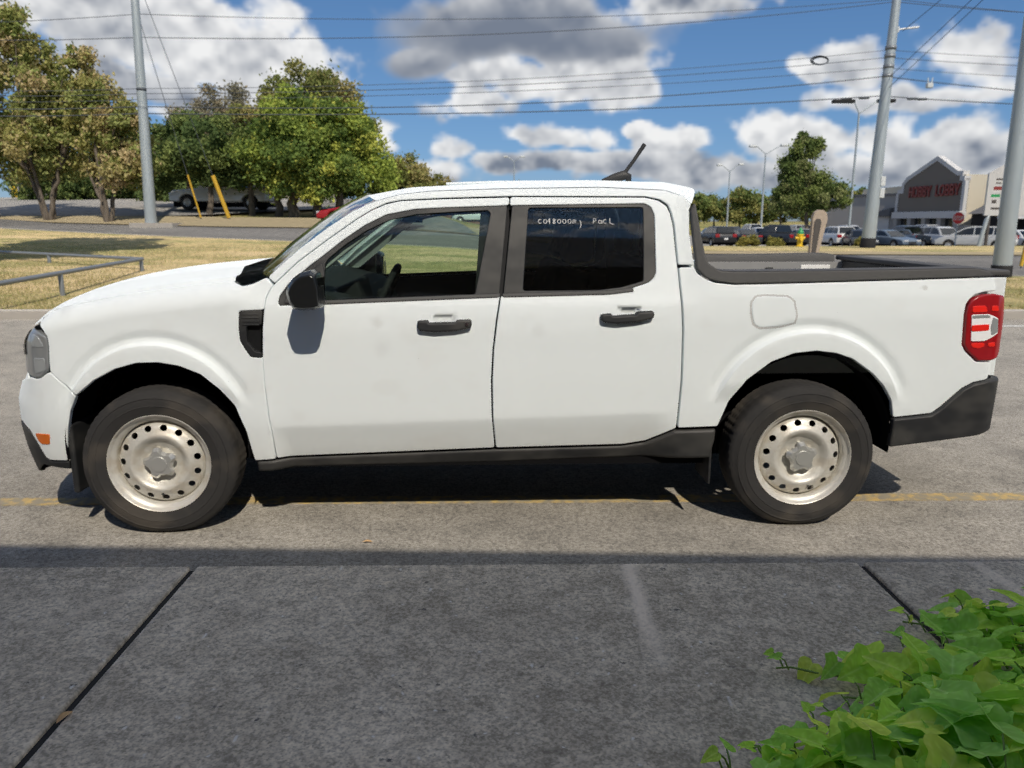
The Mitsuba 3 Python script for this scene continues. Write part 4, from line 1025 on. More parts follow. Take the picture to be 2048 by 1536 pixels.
tree('green_tree', 'broad bright green tree with yellowing lower branches, in front of the taller brown one', [([(-11.4, 41, zc - .2), (-11.3, 41, zc + 1.2), (-10.9, 41, zc + 2.6)], .30), ([(-10.2, 41.4, zc - .2), (-10.2, 41.4, zc + 2.6)], .26), ([(-9.0, 41.2, zc - .2), (-9.0, 41.2, zc + 2.4)], .24), ([(-12.4, 41.8, zc - .2), (-12.3, 41.8, zc + 2.2)], .22)],
     [(-10.4, 41, 4.6, 3.3, 2.6, 1.9, .72), (-10.7, 41, 6.4, 2.3, 1.9, 1.5, .6), (-9.0, 41.2, 6.2, 1.6, 1.5, 1.2, .5), (-8.3, 41, 3.9, 2.1, 1.9, 1.5, .6), (-12.6, 41, 4.3, 1.7, 1.7, 1.3, .55), (-8.6, 41.2, 5.6, 1.5, 1.4, 1.1, .5), (-10.6, 40.2, 3.2, 2.2, .9, .5, .42)], 26000, .125, GREEN, None, .34)
tree('brown_tree', 'tall brownish green tree rising behind the bright green one', [([(-16.0, 60, 2.0), (-15.6, 60, 5), (-15.2, 60, 8.2)], .34)],
     [(-15.4, 60, 10.4, 3.6, 3.0, 2.4, .8), (-13.0, 60, 8.9, 2.6, 2.2, 2.0, .7), (-18.2, 60, 8.8, 2.2, 2.0, 2.0, .6), (-11.4, 60, 7.2, 1.8, 1.8, 1.7, .6)], 14500, .15, BROWN, None, .26)
for i, (x, y, zt, rr, n, pal, lb, sz) in enumerate((
        (-24.6, 62, 8.6, 2.2, 3400, GREY, 'thin half bare grey tree with sky showing through its twigs', .13),
        (-21.8, 62, 9.6, 2.4, 3600, GREY, 'half bare tree reaching up left of the tall brownish tree', .13),
        (-18.8, 46, 5.6, 2.4, 9000, DARK, 'dark green tree just right of the left steel pole', .13),
        (-15.9, 41.6, 5.2, 2.0, 9000, DARK, 'dark green tree in front of the white parked pickup', .12),
        (-13.9, 42.0, 4.9, 1.7, 7000, DARK, 'dark green tree left of the bright green tree', .13),
        (-23.4, 55, 4.2, 2.4, 7500, DARK, 'dark green tree behind the multi stemmed trees', .13),
        (-8.9, 64, 4.6, 2.5, 7500, BROWN, 'round olive brown tree sloping down to the cab roof', .14),
        (-6.6, 63, 3.6, 1.9, 4500, BROWN, 'smaller olive brown tree right of the round one', .14),
        (-33.0, 58, 5.0, 3.2, 7000, DARK, 'dark tree behind the leftmost multi stemmed tree', .15),
        (-29.5, 60, 5.4, 3.0, 7000, DARK, 'dark tree between the leftmost multi stemmed trees', .15))):
    z = float(g(x, y))
    tree('background_tree', lb, [([(x, y, z - .2), (x + .1, y, zt - rr * .5)], .17)], [(x, y, zt, rr, rr * .9, rr * .85, .55), (x + rr * .5, y, zt - rr * .35, rr * .6, rr * .6, rr * .5, .45), (x - rr * .5, y, zt - rr * .45, rr * .6, rr * .6, rr * .5, .45)], n, sz, pal, None, .28)
tree('car_park_tree', 'bushy green tree standing alone among the parked cars left of the tall pole', [([(28.2, 75, -.1), (28.1, 75, 1.2), (28.0, 75, 2.6)], .2)],
     [(27.9, 75, 4.2, 3.0, 2.6, 1.9, .7), (27.2, 75, 6.4, 2.2, 1.9, 1.8, .6), (27.3, 75, 8.3, 1.2, 1.1, 1.2, .42), (30.2, 75, 3.6, 1.6, 1.5, 1.3, .5), (25.6, 75, 3.6, 1.5, 1.4, 1.3, .5), (28.4, 75, 8.0, .8, .8, 1.1, .36)], 15000, .15, [(.18, .24, .075), (.24, .29, .09), (.13, .18, .06), (.29, .31, .13)], None, .28)
far_t = []
for x, y, h, w in [(32.0, 140, 5.2, 3.5), (36.5, 142, 4.6, 3.6), (40.6, 140, 5.6, 3.4), (44.5, 143, 5.2, 3.3), (48.2, 141, 4.8, 3.4), (52.6, 140, 5.4, 3.4), (57, 142, 6.4, 3.8), (61, 141, 6.0, 3.6), (65.2, 143, 5.2, 3.6), (28, 142, 4.6, 3.2), (23.8, 140, 4.2, 3.2)]:
    tree('distant_tree', ['low brownish tree beyond the car park, %s' % q for q in ('behind the left lamp post', 'second from the left lamp post', 'just left of the lone car park tree', 'behind the lone car park tree', 'just right of the lone car park tree', 'left of the tall steel pole', 'behind the tall steel pole', 'beside the large shop wing', 'hidden mostly by the large shop wing', 'by the corner of the cab', 'partly behind the cab corner')][len(far_t)], [([(x, y, -.2), (x, y, h * .5)], .2)], [(x, y, h * .72, w, w * .8, h * .50, .9)], 1900, .30, BROWN[:2] + DARK[:2], 'distant trees beyond the car park', .3, limbs=False)
    far_t.append(x)
near_t = []
for x, y, h, w in [(-7.0, 140, 8.0, 2.2), (-3.4, 141, 8.4, 2.6), (1.0, 140, 8.5, 2.4), (5.6, 142, 9.3, 1.5), (12.6, 140, 8.6, 1.6), (17.4, 141, 8.6, 1.4), (-11.4, 140, 7.4, 2.5), (9.2, 141, 8.0, 1.5)]:
    tree('distant_tree', ['treetop showing above the cab roof, %s' % q for q in ('second from the left end', 'third from the left end', 'pale one in the middle of the left group', 'small round green one right of the left group', 'thin one left of the aerial', 'small one beside the aerial', 'first at the left end', 'thin one by the small green one')][len(near_t)], [([(x, y, -.2), (x, y, h * .5)], .2)], [(x, y, h * .62, w, w * .8, h * .36, .8)], 1800, .26, [BROWN[0], BROWN[2], GREEN[2]], 'distant trees above the cab roof', .3, limbs=False)
    near_t.append(x)
# a tall tree beyond the left edge of the picture: it shades the lawn
tree('shade_tree', 'tall tree beyond the left edge of the picture that shades the lawn', [([(-13.6, 17.4, 0), (-13.2, 17.8, 4), (-12.4, 18.2, 8.2)], .24)], [(-12.6, 18.4, 9.8, 2.6, 2.8, 2.4, .7), (-11.0, 18.2, 9.6, 1.8, 1.8, 1.6, .6), (-12.9, 16.6, 8.7, 2.4, 2.4, 1.8, .6)], 8500, .19, OLIVE, None, .22)
# low shrubs along the far car parks
for i, (x, y, r, lb) in enumerate(((-37.2, 73, 1.2, 'rust coloured low shrub by the white post'), (-34, 73.5, 1.4, 'yellow green low shrub right of the rust coloured one'), (-29.5, 73.5, 2.0, 'yellow green low shrub seen between the multi stemmed trees'), (-41, 72, 1.0, 'small shrub beside the yellow bollard'))):
    z = float(g(x, y))
    tree('shrub', lb, [([(x, y, z - .1), (x, y, z + .4)], .05)], [(x, y, z + .35, r, r * .7, .55, .3)], 1200, .12, [(.30, .10, .04), (.24, .08, .035)] if i == 0 else [(.24, .22, .05), (.16, .17, .045)], None, .3, cat_='shrub', limbs=False)
for i, (x, y, r) in enumerate(((13.6, 45.2, .6), (15.3, 45.4, .55), (20.2, 45.2, .5))):
    tree('ornamental_grass', 'clump of yellowing grass in front of the parked cars', [([(x, y, -.05), (x, y, .2)], .03)], [(x, y, .24, r, r * .7, .30, .2)], 1100, .085, [(.34, .30, .085), (.25, .24, .07)], 'yellowing grass clumps by the hydrant', .3, cat_='ornamental grass', limbs=False)

# ------------------------------------------------------------------ poles, wires, lamps
def pole(key_label, base, top, r0, r1, collar, group=None):
    k = thing('utility_pole', key_label, 'utility pole', group)
    base, top = np.array(base, float), np.array(top, float)
    add(k, 'shaft', tube(lerp_path([base, top], 8), np.linspace(r0, r1, 8), 24), 'pole_steel', True)
    d = (top - base) / np.linalg.norm(top - base)
    add(k, 'collar', tube([base - d * .3, base + d * collar], [r0 * 1.10, r0 * 1.08], 24), 'tar_black', True)
    return k
zl = float(g(-17, 37))
gp_ = 'tall grey steel poles'
pl = pole('tall grey steel pole on the left, by the multi stemmed trees', (-17.0, 37, zl), (-16.64, 37, 16.5), .265, .12, .12, gp_)
pr = pole('tall grey steel pole on the right carrying all the wires', (19.12, 42, -.05), (19.53, 42, 17.5), .36, .15, .60, gp_)
pq = pole('thick grey steel pole cut off by the right edge of the picture', (12.62, 20, -.05), (12.50, 20, 15), .225, .13, .40, gp_)
add(pl, 'footing', box(-17.7, -15.7, 36.3, 37.6, zl - .3, zl + .16), 'kerb_concrete')
def on_pole(b, t, z):
    b, t = np.array(b, float), np.array(t, float)
    return b + (t - b) * (z - b[2]) / (t[2] - b[2])
PL = lambda z: on_pole((-17.0, 37, zl), (-16.64, 37, 16.5), z)
PR = lambda z: on_pole((19.12, 42, -.05), (19.53, 42, 17.5), z)
for i, z in enumerate((10.1, 9.7, 9.2, 8.75, 7.8)):
    p = PR(z)
    add(pr, 'clamp', tube([p - [0, 0, .09], p + [0, 0, .09]], .275 - .004 * i, 20), 'rail_steel', True)
for z in (7.3, 6.5):
    p = PL(z)
    add(pl, 'clamp', tube([p - [0, 0, .06], p + [0, 0, .06]], .215, 20), 'wire_black', True)
p = PR(10.95)
add(pr, 'bracket', cat(cyl(p, p + [1.25, -.1, .12], .04, .05, 8), cyl(p + [.25, 0, -.1], p + [.25, 0, .16], .07, .07, 8)), 'insulator', 30)
for z, x in ((2.9, .30), (3.5, .28)):
    p = PR(z)
    add(pr, 'meter_box', rbox(p[0] + x - .1, p[0] + x + .14, 41.7, 41.95, z - .25, z + .25, .02), 'insulator', 30)
def wire(label, pts, r, parent=None):
    k = thing('overhead_wire', label, 'wire', 'wires between the steel poles')
    scene[k] = mikit.ply(tube(pts, r, 6), 'wire_black', True)
    return k
def span(a, b, sag, n=24):
    a, b = np.array(a, float), np.array(b, float)
    t = np.linspace(0, 1, n)[:, None]
    return a + (b - a) * t - np.array([0, 0, 4 * sag]) * t * (1 - t)
names = ['highest of the lower five wires', 'second of the lower five wires', 'third of the lower five wires', 'fourth of the lower five wires, thick bundled cable', 'lowest of the wires, thick bundled cable']
LW_ = [(-16.76, 37, 7.35), (-16.78, 37, 7.13), (-16.8, 37, 6.88), (-16.83, 37, 6.57), (-16.84, 37, 6.27)]
RW_ = [(19.22, 42, 10.0), (19.21, 42, 9.64), (19.15, 42, 9.14), (19.14, 42, 8.73), (19.08, 42, 7.78)]
XW_ = [(27.45, 44, 10.16), (27.51, 44, 9.76), (27.59, 44, 9.2), (27.69, 44, 8.46), (27.78, 44, 7.79)]
for a, b, c, sg, nm, r in zip(LW_, RW_, XW_, (.45, .42, .34, .57, .35), names, (.012, .015, .013, .022, .024)):
    c = np.array(b) + (np.array(c) - b) * 2.4
    l = np.array(a) + (np.array(a) - b) * [.55, .35, 0] + [0, 0, .35]
    pts = np.vstack([span(l, a, .35, 12)[:-1], span(a, b, sg, 30)[:-1], span(b, c, .15, 12)])
    wire(nm, pts, r)
wire('upper wire crossing in front of the clouds', np.vstack([span((-33, 34.6, 9.3), (-16.7, 37, 9.52), .25, 10)[:-1], span((-16.7, 37, 9.52), (19.3, 42, 12.28), .60, 30)[:-1], span((19.3, 42, 12.28), (40, 46, 12.4), .2, 10)]), .016)
wire('topmost wire at the very top of the picture', np.vstack([span((-33, 36.6, 10.0), (-16.65, 37, 10.49), .2, 10)[:-1], span((-16.65, 37, 10.49), (19.35, 42, 12.40), .52, 30)[:-1], span((19.35, 42, 12.40), (40, 46, 12.2), .2, 10)]), .013)
wl = thing('cable_slack_loop', 'coiled loop of spare cable hanging on the second wire left of the right pole', 'cable loop')
loops = []
for k in range(4):
    t = np.linspace(0, 2 * np.pi, 30)
    loops.append(tube(np.c_[15.55 + (.46 - .03 * k) * np.cos(t) + .03 * k, 41.45 + .03 * k + 0 * t, 9.40 + (.22 - .02 * k) * np.sin(t)], .020, 6, False))
scene[wl] = mikit.ply(cat(loops), 'wire_black', True)
for i, (x, z, w) in enumerate(((17.0, 7.60, 0.), (17.9, 7.66, 0.), (20.4, 7.62, .0), (20.9, 7.60, 0.))):
    k = thing('cable_splice', ['small cable closure left of the right pole on the lowest wire', 'cable closure nearest the right pole on its left', 'small dark cable closure just right of the right pole', 'cable closure furthest right on the lowest wire'][i], 'cable closure')
    add(k, 'case', tube([(x, 41.9, z), (x + .05, 41.9, z), (x + .5, 41.9, z + .01), (x + .55, 41.9, z + .01)], [.03, .06, .06, .03], 8), 'wire_black', True)
wb = thing('wire_insulator', 'white insulator box hanging on the wire right of the right pole', 'insulator')
add(wb, 'body', rbox(21.55, 21.85, 42.2, 42.45, 8.22, 8.46, .03), 'insulator', 30)
add(wb, 'prong', cat(cyl((21.6, 42.3, 8.45), (21.58, 42.3, 8.72), .03, .03, 8), cyl((21.78, 42.3, 8.45), (21.82, 42.3, 8.72), .03, .03, 8)), 'insulator', 30)
gdir = [(PR(8.05), (19.85, 31.0, 11.9), 'first slanting wire rising right from the right pole'), (PR(8.6), (20.4, 33, 12.3), 'second slanting wire rising right from the right pole'), (PR(10.9) + [.5, 0, 0], (21.2, 36, 13.2), 'short slanting wire from the bracket of the right pole')]
for a, b, nm in gdir:
    b = np.array(b)
    wire(nm, span(a, a + (b - a) * 1.8, .1, 10), .015)
# guys with yellow guards
def guy(label, anchor, head, L, r=.075, tilt=None):
    k = thing('guy_wire', label, 'guy wire', 'yellow guarded guy wires')
    a, h = np.array(anchor, float), np.array(head, float)
    d = (h - a) / np.linalg.norm(h - a)
    add(k, 'cable', tube([a - d * .3, h], .014, 6), 'wire_black', True)
    add(k, 'guard', tube([a + d * .1, a + d * L], r, 12), 'guard_yellow', True)
guy('guy wire with a wide yellow guard right of the left pole', (-14.0, 39, float(g(-14, 39)) + .02), PL(12.4), 2.2, .10)
guy('guy wire with a thin yellow guard nearer the left pole', (-15.4, 39, float(g(-15.4, 39)) + .02), PL(10.8), 2.2, .045)
guy('guy wire with a bright yellow guard at the right edge of the picture', (15.72, 24, .0), (16.9, 24, 11), 1.9, .055)
def lamp_post(label, base, h, arms, dark=False, r=.10, size=1.):
    k = thing('lamp_post', label, 'lamp post', 'car park lamp posts')
    b = np.array(base, float)
    t = b + [0, 0, h]
    add(k, 'base', cyl(b - [0, 0, .3], b + [0, 0, .9], .30 * size, .28 * size), 'kerb_concrete', 40)
    add(k, 'shaft', tube([b + [0, 0, .9], t], [r, r * .6], 12), 'pole_steel', True)
    for dx, dz, w in arms:
        e = t + [dx, 0, dz]
        add(k, 'arm', tube([t - [0, 0, .1], (t + e) / 2 - [0, 0, .05], e], .055 * size, 8), 'pole_steel', True)
        s = 1 if dx > 0 else -1
        add(k, 'lamp_head', rbox(min(e[0], e[0] + s * w), max(e[0], e[0] + s * w), b[1] - .3, b[1] + .3, e[2] - .14, e[2] + .14, .05), 'tar_black' if dark else 'insulator', 30)
lamp_post('double armed lamp post with dark heads left of the right pole', (32.2, 75, -.7), 12.0, [(-.55, .95, 2.0), (1.6, 1.0, 1.6)], True, .13)
lamp_post('thin double armed lamp post left of the lone car park tree', (33.3, 105, -.7), 10.799999999999999, [(-1.2, .9, 1.0), (1.9, 1.0, 1.0)], False, .15)
lamp_post('smallest double armed lamp post beside the cab', (34.2, 125, -.7), 9.799999999999999, [(-1.3, .9, .8), (1.3, 1.0, .8)], False, .15)
lamp_post('far lamp post showing above the cab roof', (.4, 150, 1.0), 11.4, [(-1.2, .8, .8), (1.2, .8, .8)], False, .15)

# ------------------------------------------------------------------ parked cars
KINDS = {
    'sedan': dict(L=4.75, W=1.82, ax=(.92, 3.70), r=.33, body=[(.0, .38), (.02, .62), (.20, .74), (1.25, .92), (1.6, .96), (4.0, 1.02), (4.68, 1.0), (4.75, .62), (4.70, .34)], cab=[(1.25, .90), (2.10, 1.38), (2.5, 1.45), (3.3, 1.42), (4.25, 1.0)], cuts=(1.5, 2.75, 3.95)),
    'suv': dict(L=4.65, W=1.88, ax=(.90, 3.62), r=.36, body=[(.0, .42), (.02, .78), (.18, .95), (1.2, 1.06), (4.55, 1.12), (4.65, .8), (4.6, .38)], cab=[(1.1, 1.04), (1.85, 1.58), (2.3, 1.69), (4.1, 1.66), (4.58, 1.10)], cuts=(1.4, 2.6, 3.5, 4.45)),
    'minivan': dict(L=5.05, W=1.96, ax=(.95, 4.0), r=.34, body=[(.0, .38), (.02, .66), (.2, .86), (.9, 1.02), (4.98, 1.08), (5.05, .7), (5.0, .34)], cab=[(.78, 1.0), (1.9, 1.62), (2.4, 1.72), (4.5, 1.70), (4.98, 1.06)], cuts=(1.2, 2.5, 3.7, 4.8)),
    'pickup': dict(L=5.6, W=1.98, ax=(1.0, 4.5), r=.40, body=[(.0, .48), (.02, .85), (.18, 1.08), (1.5, 1.18), (5.55, 1.20), (5.6, .75), (5.55, .45)], cab=[(1.5, 1.16), (2.2, 1.72), (2.6, 1.83), (3.55, 1.80), (3.75, 1.16)], cuts=(1.8, 2.75, 3.65)),
}
def car(label, kind, color, x, y, rz, category='car', group='cars in the shop car park', cap=False, full=True):
    K = KINDS[kind]
    key = thing({'pickup': 'parked_pickup', 'minivan': 'parked_minivan', 'suv': 'parked_suv'}.get(kind, 'parked_car'), label, category, group)
    X = T().translate([x, y, float(g(x, y)) + .10]).rotate([0, 0, 1], math.degrees(rz)).translate([-K['L'] / 2, 0, -.03])
    W = K['W'] / 2
    arches = shapely.union_all([Point(a, K['r'] + .02).buffer(K['r'] + .05) for a in K['ax']])
    body = Polygon(K['body']).buffer(-.06).buffer(.06).difference(arches)
    fb = lambda a, z, off=0.: np.stack([a, np.minimum(-W - off + .05 * ((z - .6) / .4) ** 2, 0), z], -1)
    tum = lambda a, z, off=0.: np.stack([a, np.minimum(-(W - .10 - (z - K['cab'][0][1]) * .38) - off, 0), z], -1)
    col = 'car_' + color
    def dbl(name, m, b, sm=40, parent=None):
        f = mirror0(m)
        return add(parent or key, name, cat(m, f), b, sm, to_world=X)
    def mirror0(m):
        v = np.array(m.vertices) * [1, -1, 1]
        return trimesh.Trimesh(v, np.asarray(m.faces)[:, ::-1], process=False)
    sides = lambda m: (m, mirror0(m))
    m1 = panel(list(body.exterior.coords)[:-1], r=.07, rim=W, res=.22, step=.09, fillet=0, f=fb)
    m2 = panel(K['cab'], r=.05, rim=W, res=.22, step=.10, fillet=.05, f=tum)
    m2 = trimesh.Trimesh(np.array(m2.vertices), m2.faces, process=False)
    dbl('body', cat(m1, m2), col)
    gl = Polygon(K['cab']).buffer(-.085, join_style=2)
    zb = K['cab'][0][1] + .02
    gl = gl.intersection(shapely.box(0, zb, 9, 3))
    c = K['cuts']
    for a, b in zip(c[:-1], c[1:]):
        q = gl.intersection(shapely.box(a + .04, 0, b - .04, 3))
        if q.is_empty or q.geom_type != 'Polygon':
            continue
        for m_ in sides(panel(list(q.exterior.coords)[:-1], off=.012, r=.004, rim=.01, res=.3, step=.15, fillet=0, f=tum)):
            add(key, 'window', m_, 'car_glass', 40, to_world=X)
    cabp = K['cab']
    for (p0, p1), nm in (((cabp[0], cabp[1]), 'windscreen'), ((cabp[-1], cabp[-2]), 'rear_window')):
        p0, p1 = np.array(p0), np.array(p1)
        d = (p1 - p0) / np.linalg.norm(p1 - p0)
        nrm = np.array([-d[1], d[0]]) if nm == 'windscreen' else np.array([d[1], -d[0]])
        a, b = p0 + d * .10 + nrm * .012, p1 - d * .05 + nrm * .012
        wa, wb_ = W - .22, W - .22 - (p1[1] - p0[1]) * .30
        V = [(a[0], -wa, a[1]), (a[0], wa, a[1]), (b[0], wb_, b[1]), (b[0], -wb_, b[1])]
        add(key, nm, trimesh.Trimesh(V, [[0, 1, 2], [0, 2, 3]], process=False), 'car_glass', to_world=X)
    zf = K['body'][1][1]
    for s in (-1, 1):
        add(key, 'headlight', rbox(-.02, .16, s * (W - .30) - .20, s * (W - .30) + .20, zf - .04, zf + .10, .03), 'lamp_clear', 40, to_world=X)
        add(key, 'tail_light', rbox(K['L'] - .14, K['L'] + .02, s * (W - .22) - .17, s * (W - .22) + .17, .82, .98 + .1 * (kind != 'sedan'), .03), 'lamp_red', 40, to_world=X)
        for a in K['ax']:
            w = add(key, 'wheel', moved(revolve([(.20, .02), (.24, -.01), (K['r'] - .03, -.005), (K['r'], .04), (K['r'], .18), (.2, .2)], 28), a, -W + .03 if s < 0 else W - .21, K['r'] + .03), 'rubber', 40, to_world=X)
            add(w, 'rim', moved(revolve([(.0, .03), (.06, .02), (.12, .05), (.19, .03), (.215, .0), (.22, .04)], 20), a, -W + .03, K['r'] + .03) if s < 0 else mirror0(moved(revolve([(.0, .03), (.06, .02), (.12, .05), (.19, .03), (.215, .0), (.22, .04)], 20), a, -W + .03, K['r'] + .03)), 'cap_silver', 40, to_world=X)
    add(key, 'grille', rbox(-.025, .05, -W + .55, W - .55, .42, zf - .02, .02), 'black_trim', 40, to_world=X)
    add(key, 'number_plate', rbox(K['L'] - .03, K['L'] + .03, -.16, .16, .62, .76, .01), 'plain_white', 30, to_world=X)
    add(key, 'underside', box(.2, K['L'] - .2, -W + .12, W - .12, .20, .42), 'dark_cavity', to_world=X)
    if kind == 'pickup':
        add(key, 'bed_cover', box(3.8, K['L'] - .08, -W + .1, W - .1, 1.19, 1.215), 'black_trim', to_world=X)
    return key
UP, DN = math.pi / 2, -math.pi / 2                                 # nose, or tail, towards the street
C_ = [
      ('silver car in the second row nearest the cab', 'sedan', 'silver', 20.0, 78, UP),
      ('charcoal suv in the second row behind the hydrant', 'suv', 'charcoal', 30.2, 80, DN),
      ('pale grey car in the second row just left of the tall pole', 'sedan', 'pale_grey', 34.6, 76, UP),
      ('steel blue suv in the second row between pole and shop', 'suv', 'steel_blue', 39.5, 79, DN),
      ('silver minivan in the second row below the red letters', 'minivan', 'silver', 46.9, 88, UP),
      ('charcoal car in the back row left of the lone tree', 'sedan', 'charcoal', 27.2, 96, UP),
      ('white minivan in the back row by the thin lamp post', 'minivan', 'white', 29.8, 98, DN),
      ('gold car behind the pale minivan', 'sedan', 'gold', 42.6, 70, UP),
      ('black car with red tail lights nearest the cab', 'suv', 'black', 17.2, 66, DN + .10), ('dark car with red tail lights, second from the cab', 'sedan', 'charcoal', 19.4, 66, DN + .06),
      ('dark pickup with a pale sunlit roof, left of the hydrant', 'pickup', 'charcoal', 21.6, 64, DN + .35), ('grey car mostly hidden behind the hydrant', 'sedan', 'pale_grey', 25.1, 68, DN + .2),
      ('white car right of the leaning marker post', 'suv', 'white', 26.4, 64, DN + .05), ('charcoal car just left of the right pole', 'sedan', 'charcoal', 26.6, 60, UP - .2),
      ('steel blue car just right of the right pole, nose to the street', 'sedan', 'steel_blue', 28.8, 60, UP + .35), ('dark blue car behind the steel blue one', 'sedan', 'steel_blue', 32.4, 64, DN + .1),
      ('black suv in the middle of the row before the shop', 'suv', 'black', 32.7, 62, UP + .05), ('silver suv left of the pale minivan', 'suv', 'silver', 32.9, 60, UP + .1),
      ('pale grey minivan with gold tint in front of the pylon sign', 'minivan', 'pale_grey', 33.8, 57, math.pi - .70 + math.pi), ('white car at the right edge behind the thick pole', 'sedan', 'white', 37.8, 58, UP + .1),
      ('dark red car in the second row behind the black suv', 'sedan', 'red', 43.1, 80, UP), ('silver car in the second row behind the white one', 'suv', 'silver', 35.4, 82, UP), ('white car in the second row, far left', 'sedan', 'white', 26.6, 84, UP), ('silver suv in the second row left of the lone tree', 'suv', 'silver', 31.1, 86, DN), ('black suv in the second row before the shop entrance', 'suv', 'black', 45.0, 78, DN)]
for lb, kd, cl_, x, y, rz in C_:
    car(lb, kd, cl_, x, y, rz, {'suv': 'car', 'sedan': 'car', 'minivan': 'minivan', 'pickup': 'pickup truck'}[kd])
car('white pickup parked behind the yellow guy guards', 'pickup', 'white', -15.9, 44.0, math.radians(-3), 'pickup truck', None)
car('bright red car on the street just left of the windscreen', 'sedan', 'red', -6.45, 36.3, math.radians(-12), 'car', None)
car('white car seen through the cab window, on the left', 'sedan', 'white', -8.4, 84, math.radians(5), 'car', 'cars seen through the cab window')
car('white car seen through the cab window, on the right', 'suv', 'white', -4.2, 85, math.radians(5), 'car', 'cars seen through the cab window')
car('dark car parked between the trunks of the green tree', 'suv', 'black', -18.2, 62, math.radians(0), 'car', None)

# ------------------------------------------------------------------ street furniture
hk = thing('fire_hydrant', 'yellow fire hydrant with a green cap in front of the parked cars', 'fire hydrant')
hx, hy = 16.2, 44.0
add(hk, 'barrel', moved(trimesh.creation.revolve([(0, 0), (.22, 0), (.22, .06), (.15, .08), (.15, .62), (.20, .64), (.20, .70), (.14, .72), (0, .72)], sections=20), hx, hy, .02), 'sign_yellow', 40)
add(hk, 'bonnet', moved(trimesh.creation.revolve([(0, .72), (.17, .72), (.15, .88), (.07, .98), (.05, 1.06), (0, 1.06)], sections=20), hx, hy, .021), 'hydrant_green', 40)
for s in (-1, 1):
    add(hk, 'nozzle', cyl((hx + s * .12, hy, .52), (hx + s * .27, hy, .52), .075), 'sign_yellow', 40)
add(hk, 'nozzle', cyl((hx, hy - .12, .45), (hx, hy - .29, .45), .095), 'sign_yellow', 40)
mk = thing('marker_post', 'leaning grey brown marker post with a rounded tan top, beyond the pickup bed', 'post')
prof = LineString([(8.42, 0), (8.62, 1.50)])
face = Polygon([(8.40, -.1), (8.52, -.1), (8.83, 1.50), (8.80, 1.68), (8.70, 1.76), (8.58, 1.77), (8.47, 1.70), (8.42, 1.56)])
add(mk, 'post', prism(face, 22.0, 22.16), 'post_tan')
add(mk, 'panel', prism(Polygon([(8.43, -.1), (8.49, -.1), (8.66, 1.42), (8.62, 1.52), (8.52, 1.53), (8.46, 1.44)]), 21.985, 21.997), 'post_dark')
sk = thing('stop_sign', 'red octagonal stop sign above the minivan roof', 'stop sign')
t8 = np.radians(22.5 + 45 * np.arange(8))
add(sk, 'plate', prism(Polygon(np.c_[27.58 + .39 * np.cos(t8), 1.62 + .39 * np.sin(t8)]), 48.6, 48.62), 'trim_white')
add(sk, 'face', prism(Polygon(np.c_[27.58 + .36 * np.cos(t8), 1.62 + .36 * np.sin(t8)]), 48.592, 48.597), 'sign_red')
st = meshkit.text_mesh('STOP', .24, .006, True)
v = np.array(st.vertices)
wd = v[:, 0].max()
add(sk, 'lettering', trimesh.Trimesh(np.c_[27.58 + (v[:, 0] - wd / 2) * .62 / wd, 48.588 - v[:, 2], 1.62 - .12 + v[:, 1]], st.faces[:, ::-1], process=False), 'trim_white')
add(sk, 'post', cyl((27.58, 48.66, -.1), (27.58, 48.66, 1.95), .035), 'pole_steel', True)
pk = thing('pylon_sign', 'pale pylon sign board with red and dark lines of small print behind the thick pole', 'sign')
px_, py_ = 27.75, 45.9
add(pk, 'board', moved(rbox(-.2, 2.6, 0, .25, 1.75, 4.15, .02), px_, py_, 0, math.radians(-12)), 'trim_white', 30)
add(pk, 'cap', moved(prism([(-.2, 4.153), (.1, 4.35), (.55, 4.62), (2.6, 4.62), (2.6, 4.153)], 0, .25), px_, py_, 0, math.radians(-12)), 'trim_white')
for i, (z, h, x0, x1, m) in enumerate(((3.75, .10, .2, .65, 'post_dark'), (3.55, .08, .2, .5, 'post_dark'), (3.2, .20, .12, 1.2, 'letter_red'), (2.8, .16, .02, .5, 'hydrant_green'), (2.45, .2, .1, .35, 'steel'), (2.45, .2, .8, 1.1, 'steel'), (2.1, .12, .1, 1.1, 'post_dark'))):
    add(pk, 'print', moved(box(x0, x1, -.006, -.002, z, z + h), px_, py_, 0, math.radians(-12)), 'post_dark' if m == 'steel' else m)
for x in (.1, 2.3):
    add(pk, 'leg', moved(cyl((x, .12, -.2), (x, .12, 1.76), .09), px_, py_, 0, math.radians(-12)), 'post_dark', True)
wk = thing('bollard_post', 'pale leaning metal post with a slanted top in front of the minivan', 'post')
add(wk, 'post', tube([(27.0, 45.2, -.1), (27.28, 45.2, 1.55), (27.42, 45.2, 1.80)], [.12, .12, .03], 10), 'pole_steel', True)
yk = thing('bollard', 'yellow bollard at the far left beyond the multi stemmed trees', 'bollard')
zb_ = float(g(-45.2, 72))
add(yk, 'post', tube([(-45.2, 72, zb_ - .1), (-45.2, 72, zb_ + 1.05), (-45.2, 72, zb_ + 1.2)], [.24, .24, .08], 14), 'sign_yellow', True)
wz = float(g(-38.6, 70))
k = thing('white_pedestal', 'white pedestal with a small dark lamp on top between the multi stemmed trees', 'pedestal')
add(k, 'column', rbox(-38.95, -38.35, 69.7, 70.3, wz - .1, wz + 1.15, .04), 'plain_white', 30)
add(k, 'lamp', rbox(-38.8, -38.5, 69.85, 70.15, wz + 1.155, wz + 1.75, .06), 'post_dark', 30)
k = thing('small_sign', 'small white sign behind the rust coloured shrub', 'sign')
add(k, 'board', rbox(-41.0, -40.4, 72.0, 72.06, wz + .9, wz + 2.1, .02), 'plain_white', 30)
add(k, 'post', cyl((-40.7, 72.1, wz - .1), (-40.7, 72.1, wz + 1.8), .05), 'pole_steel', True)
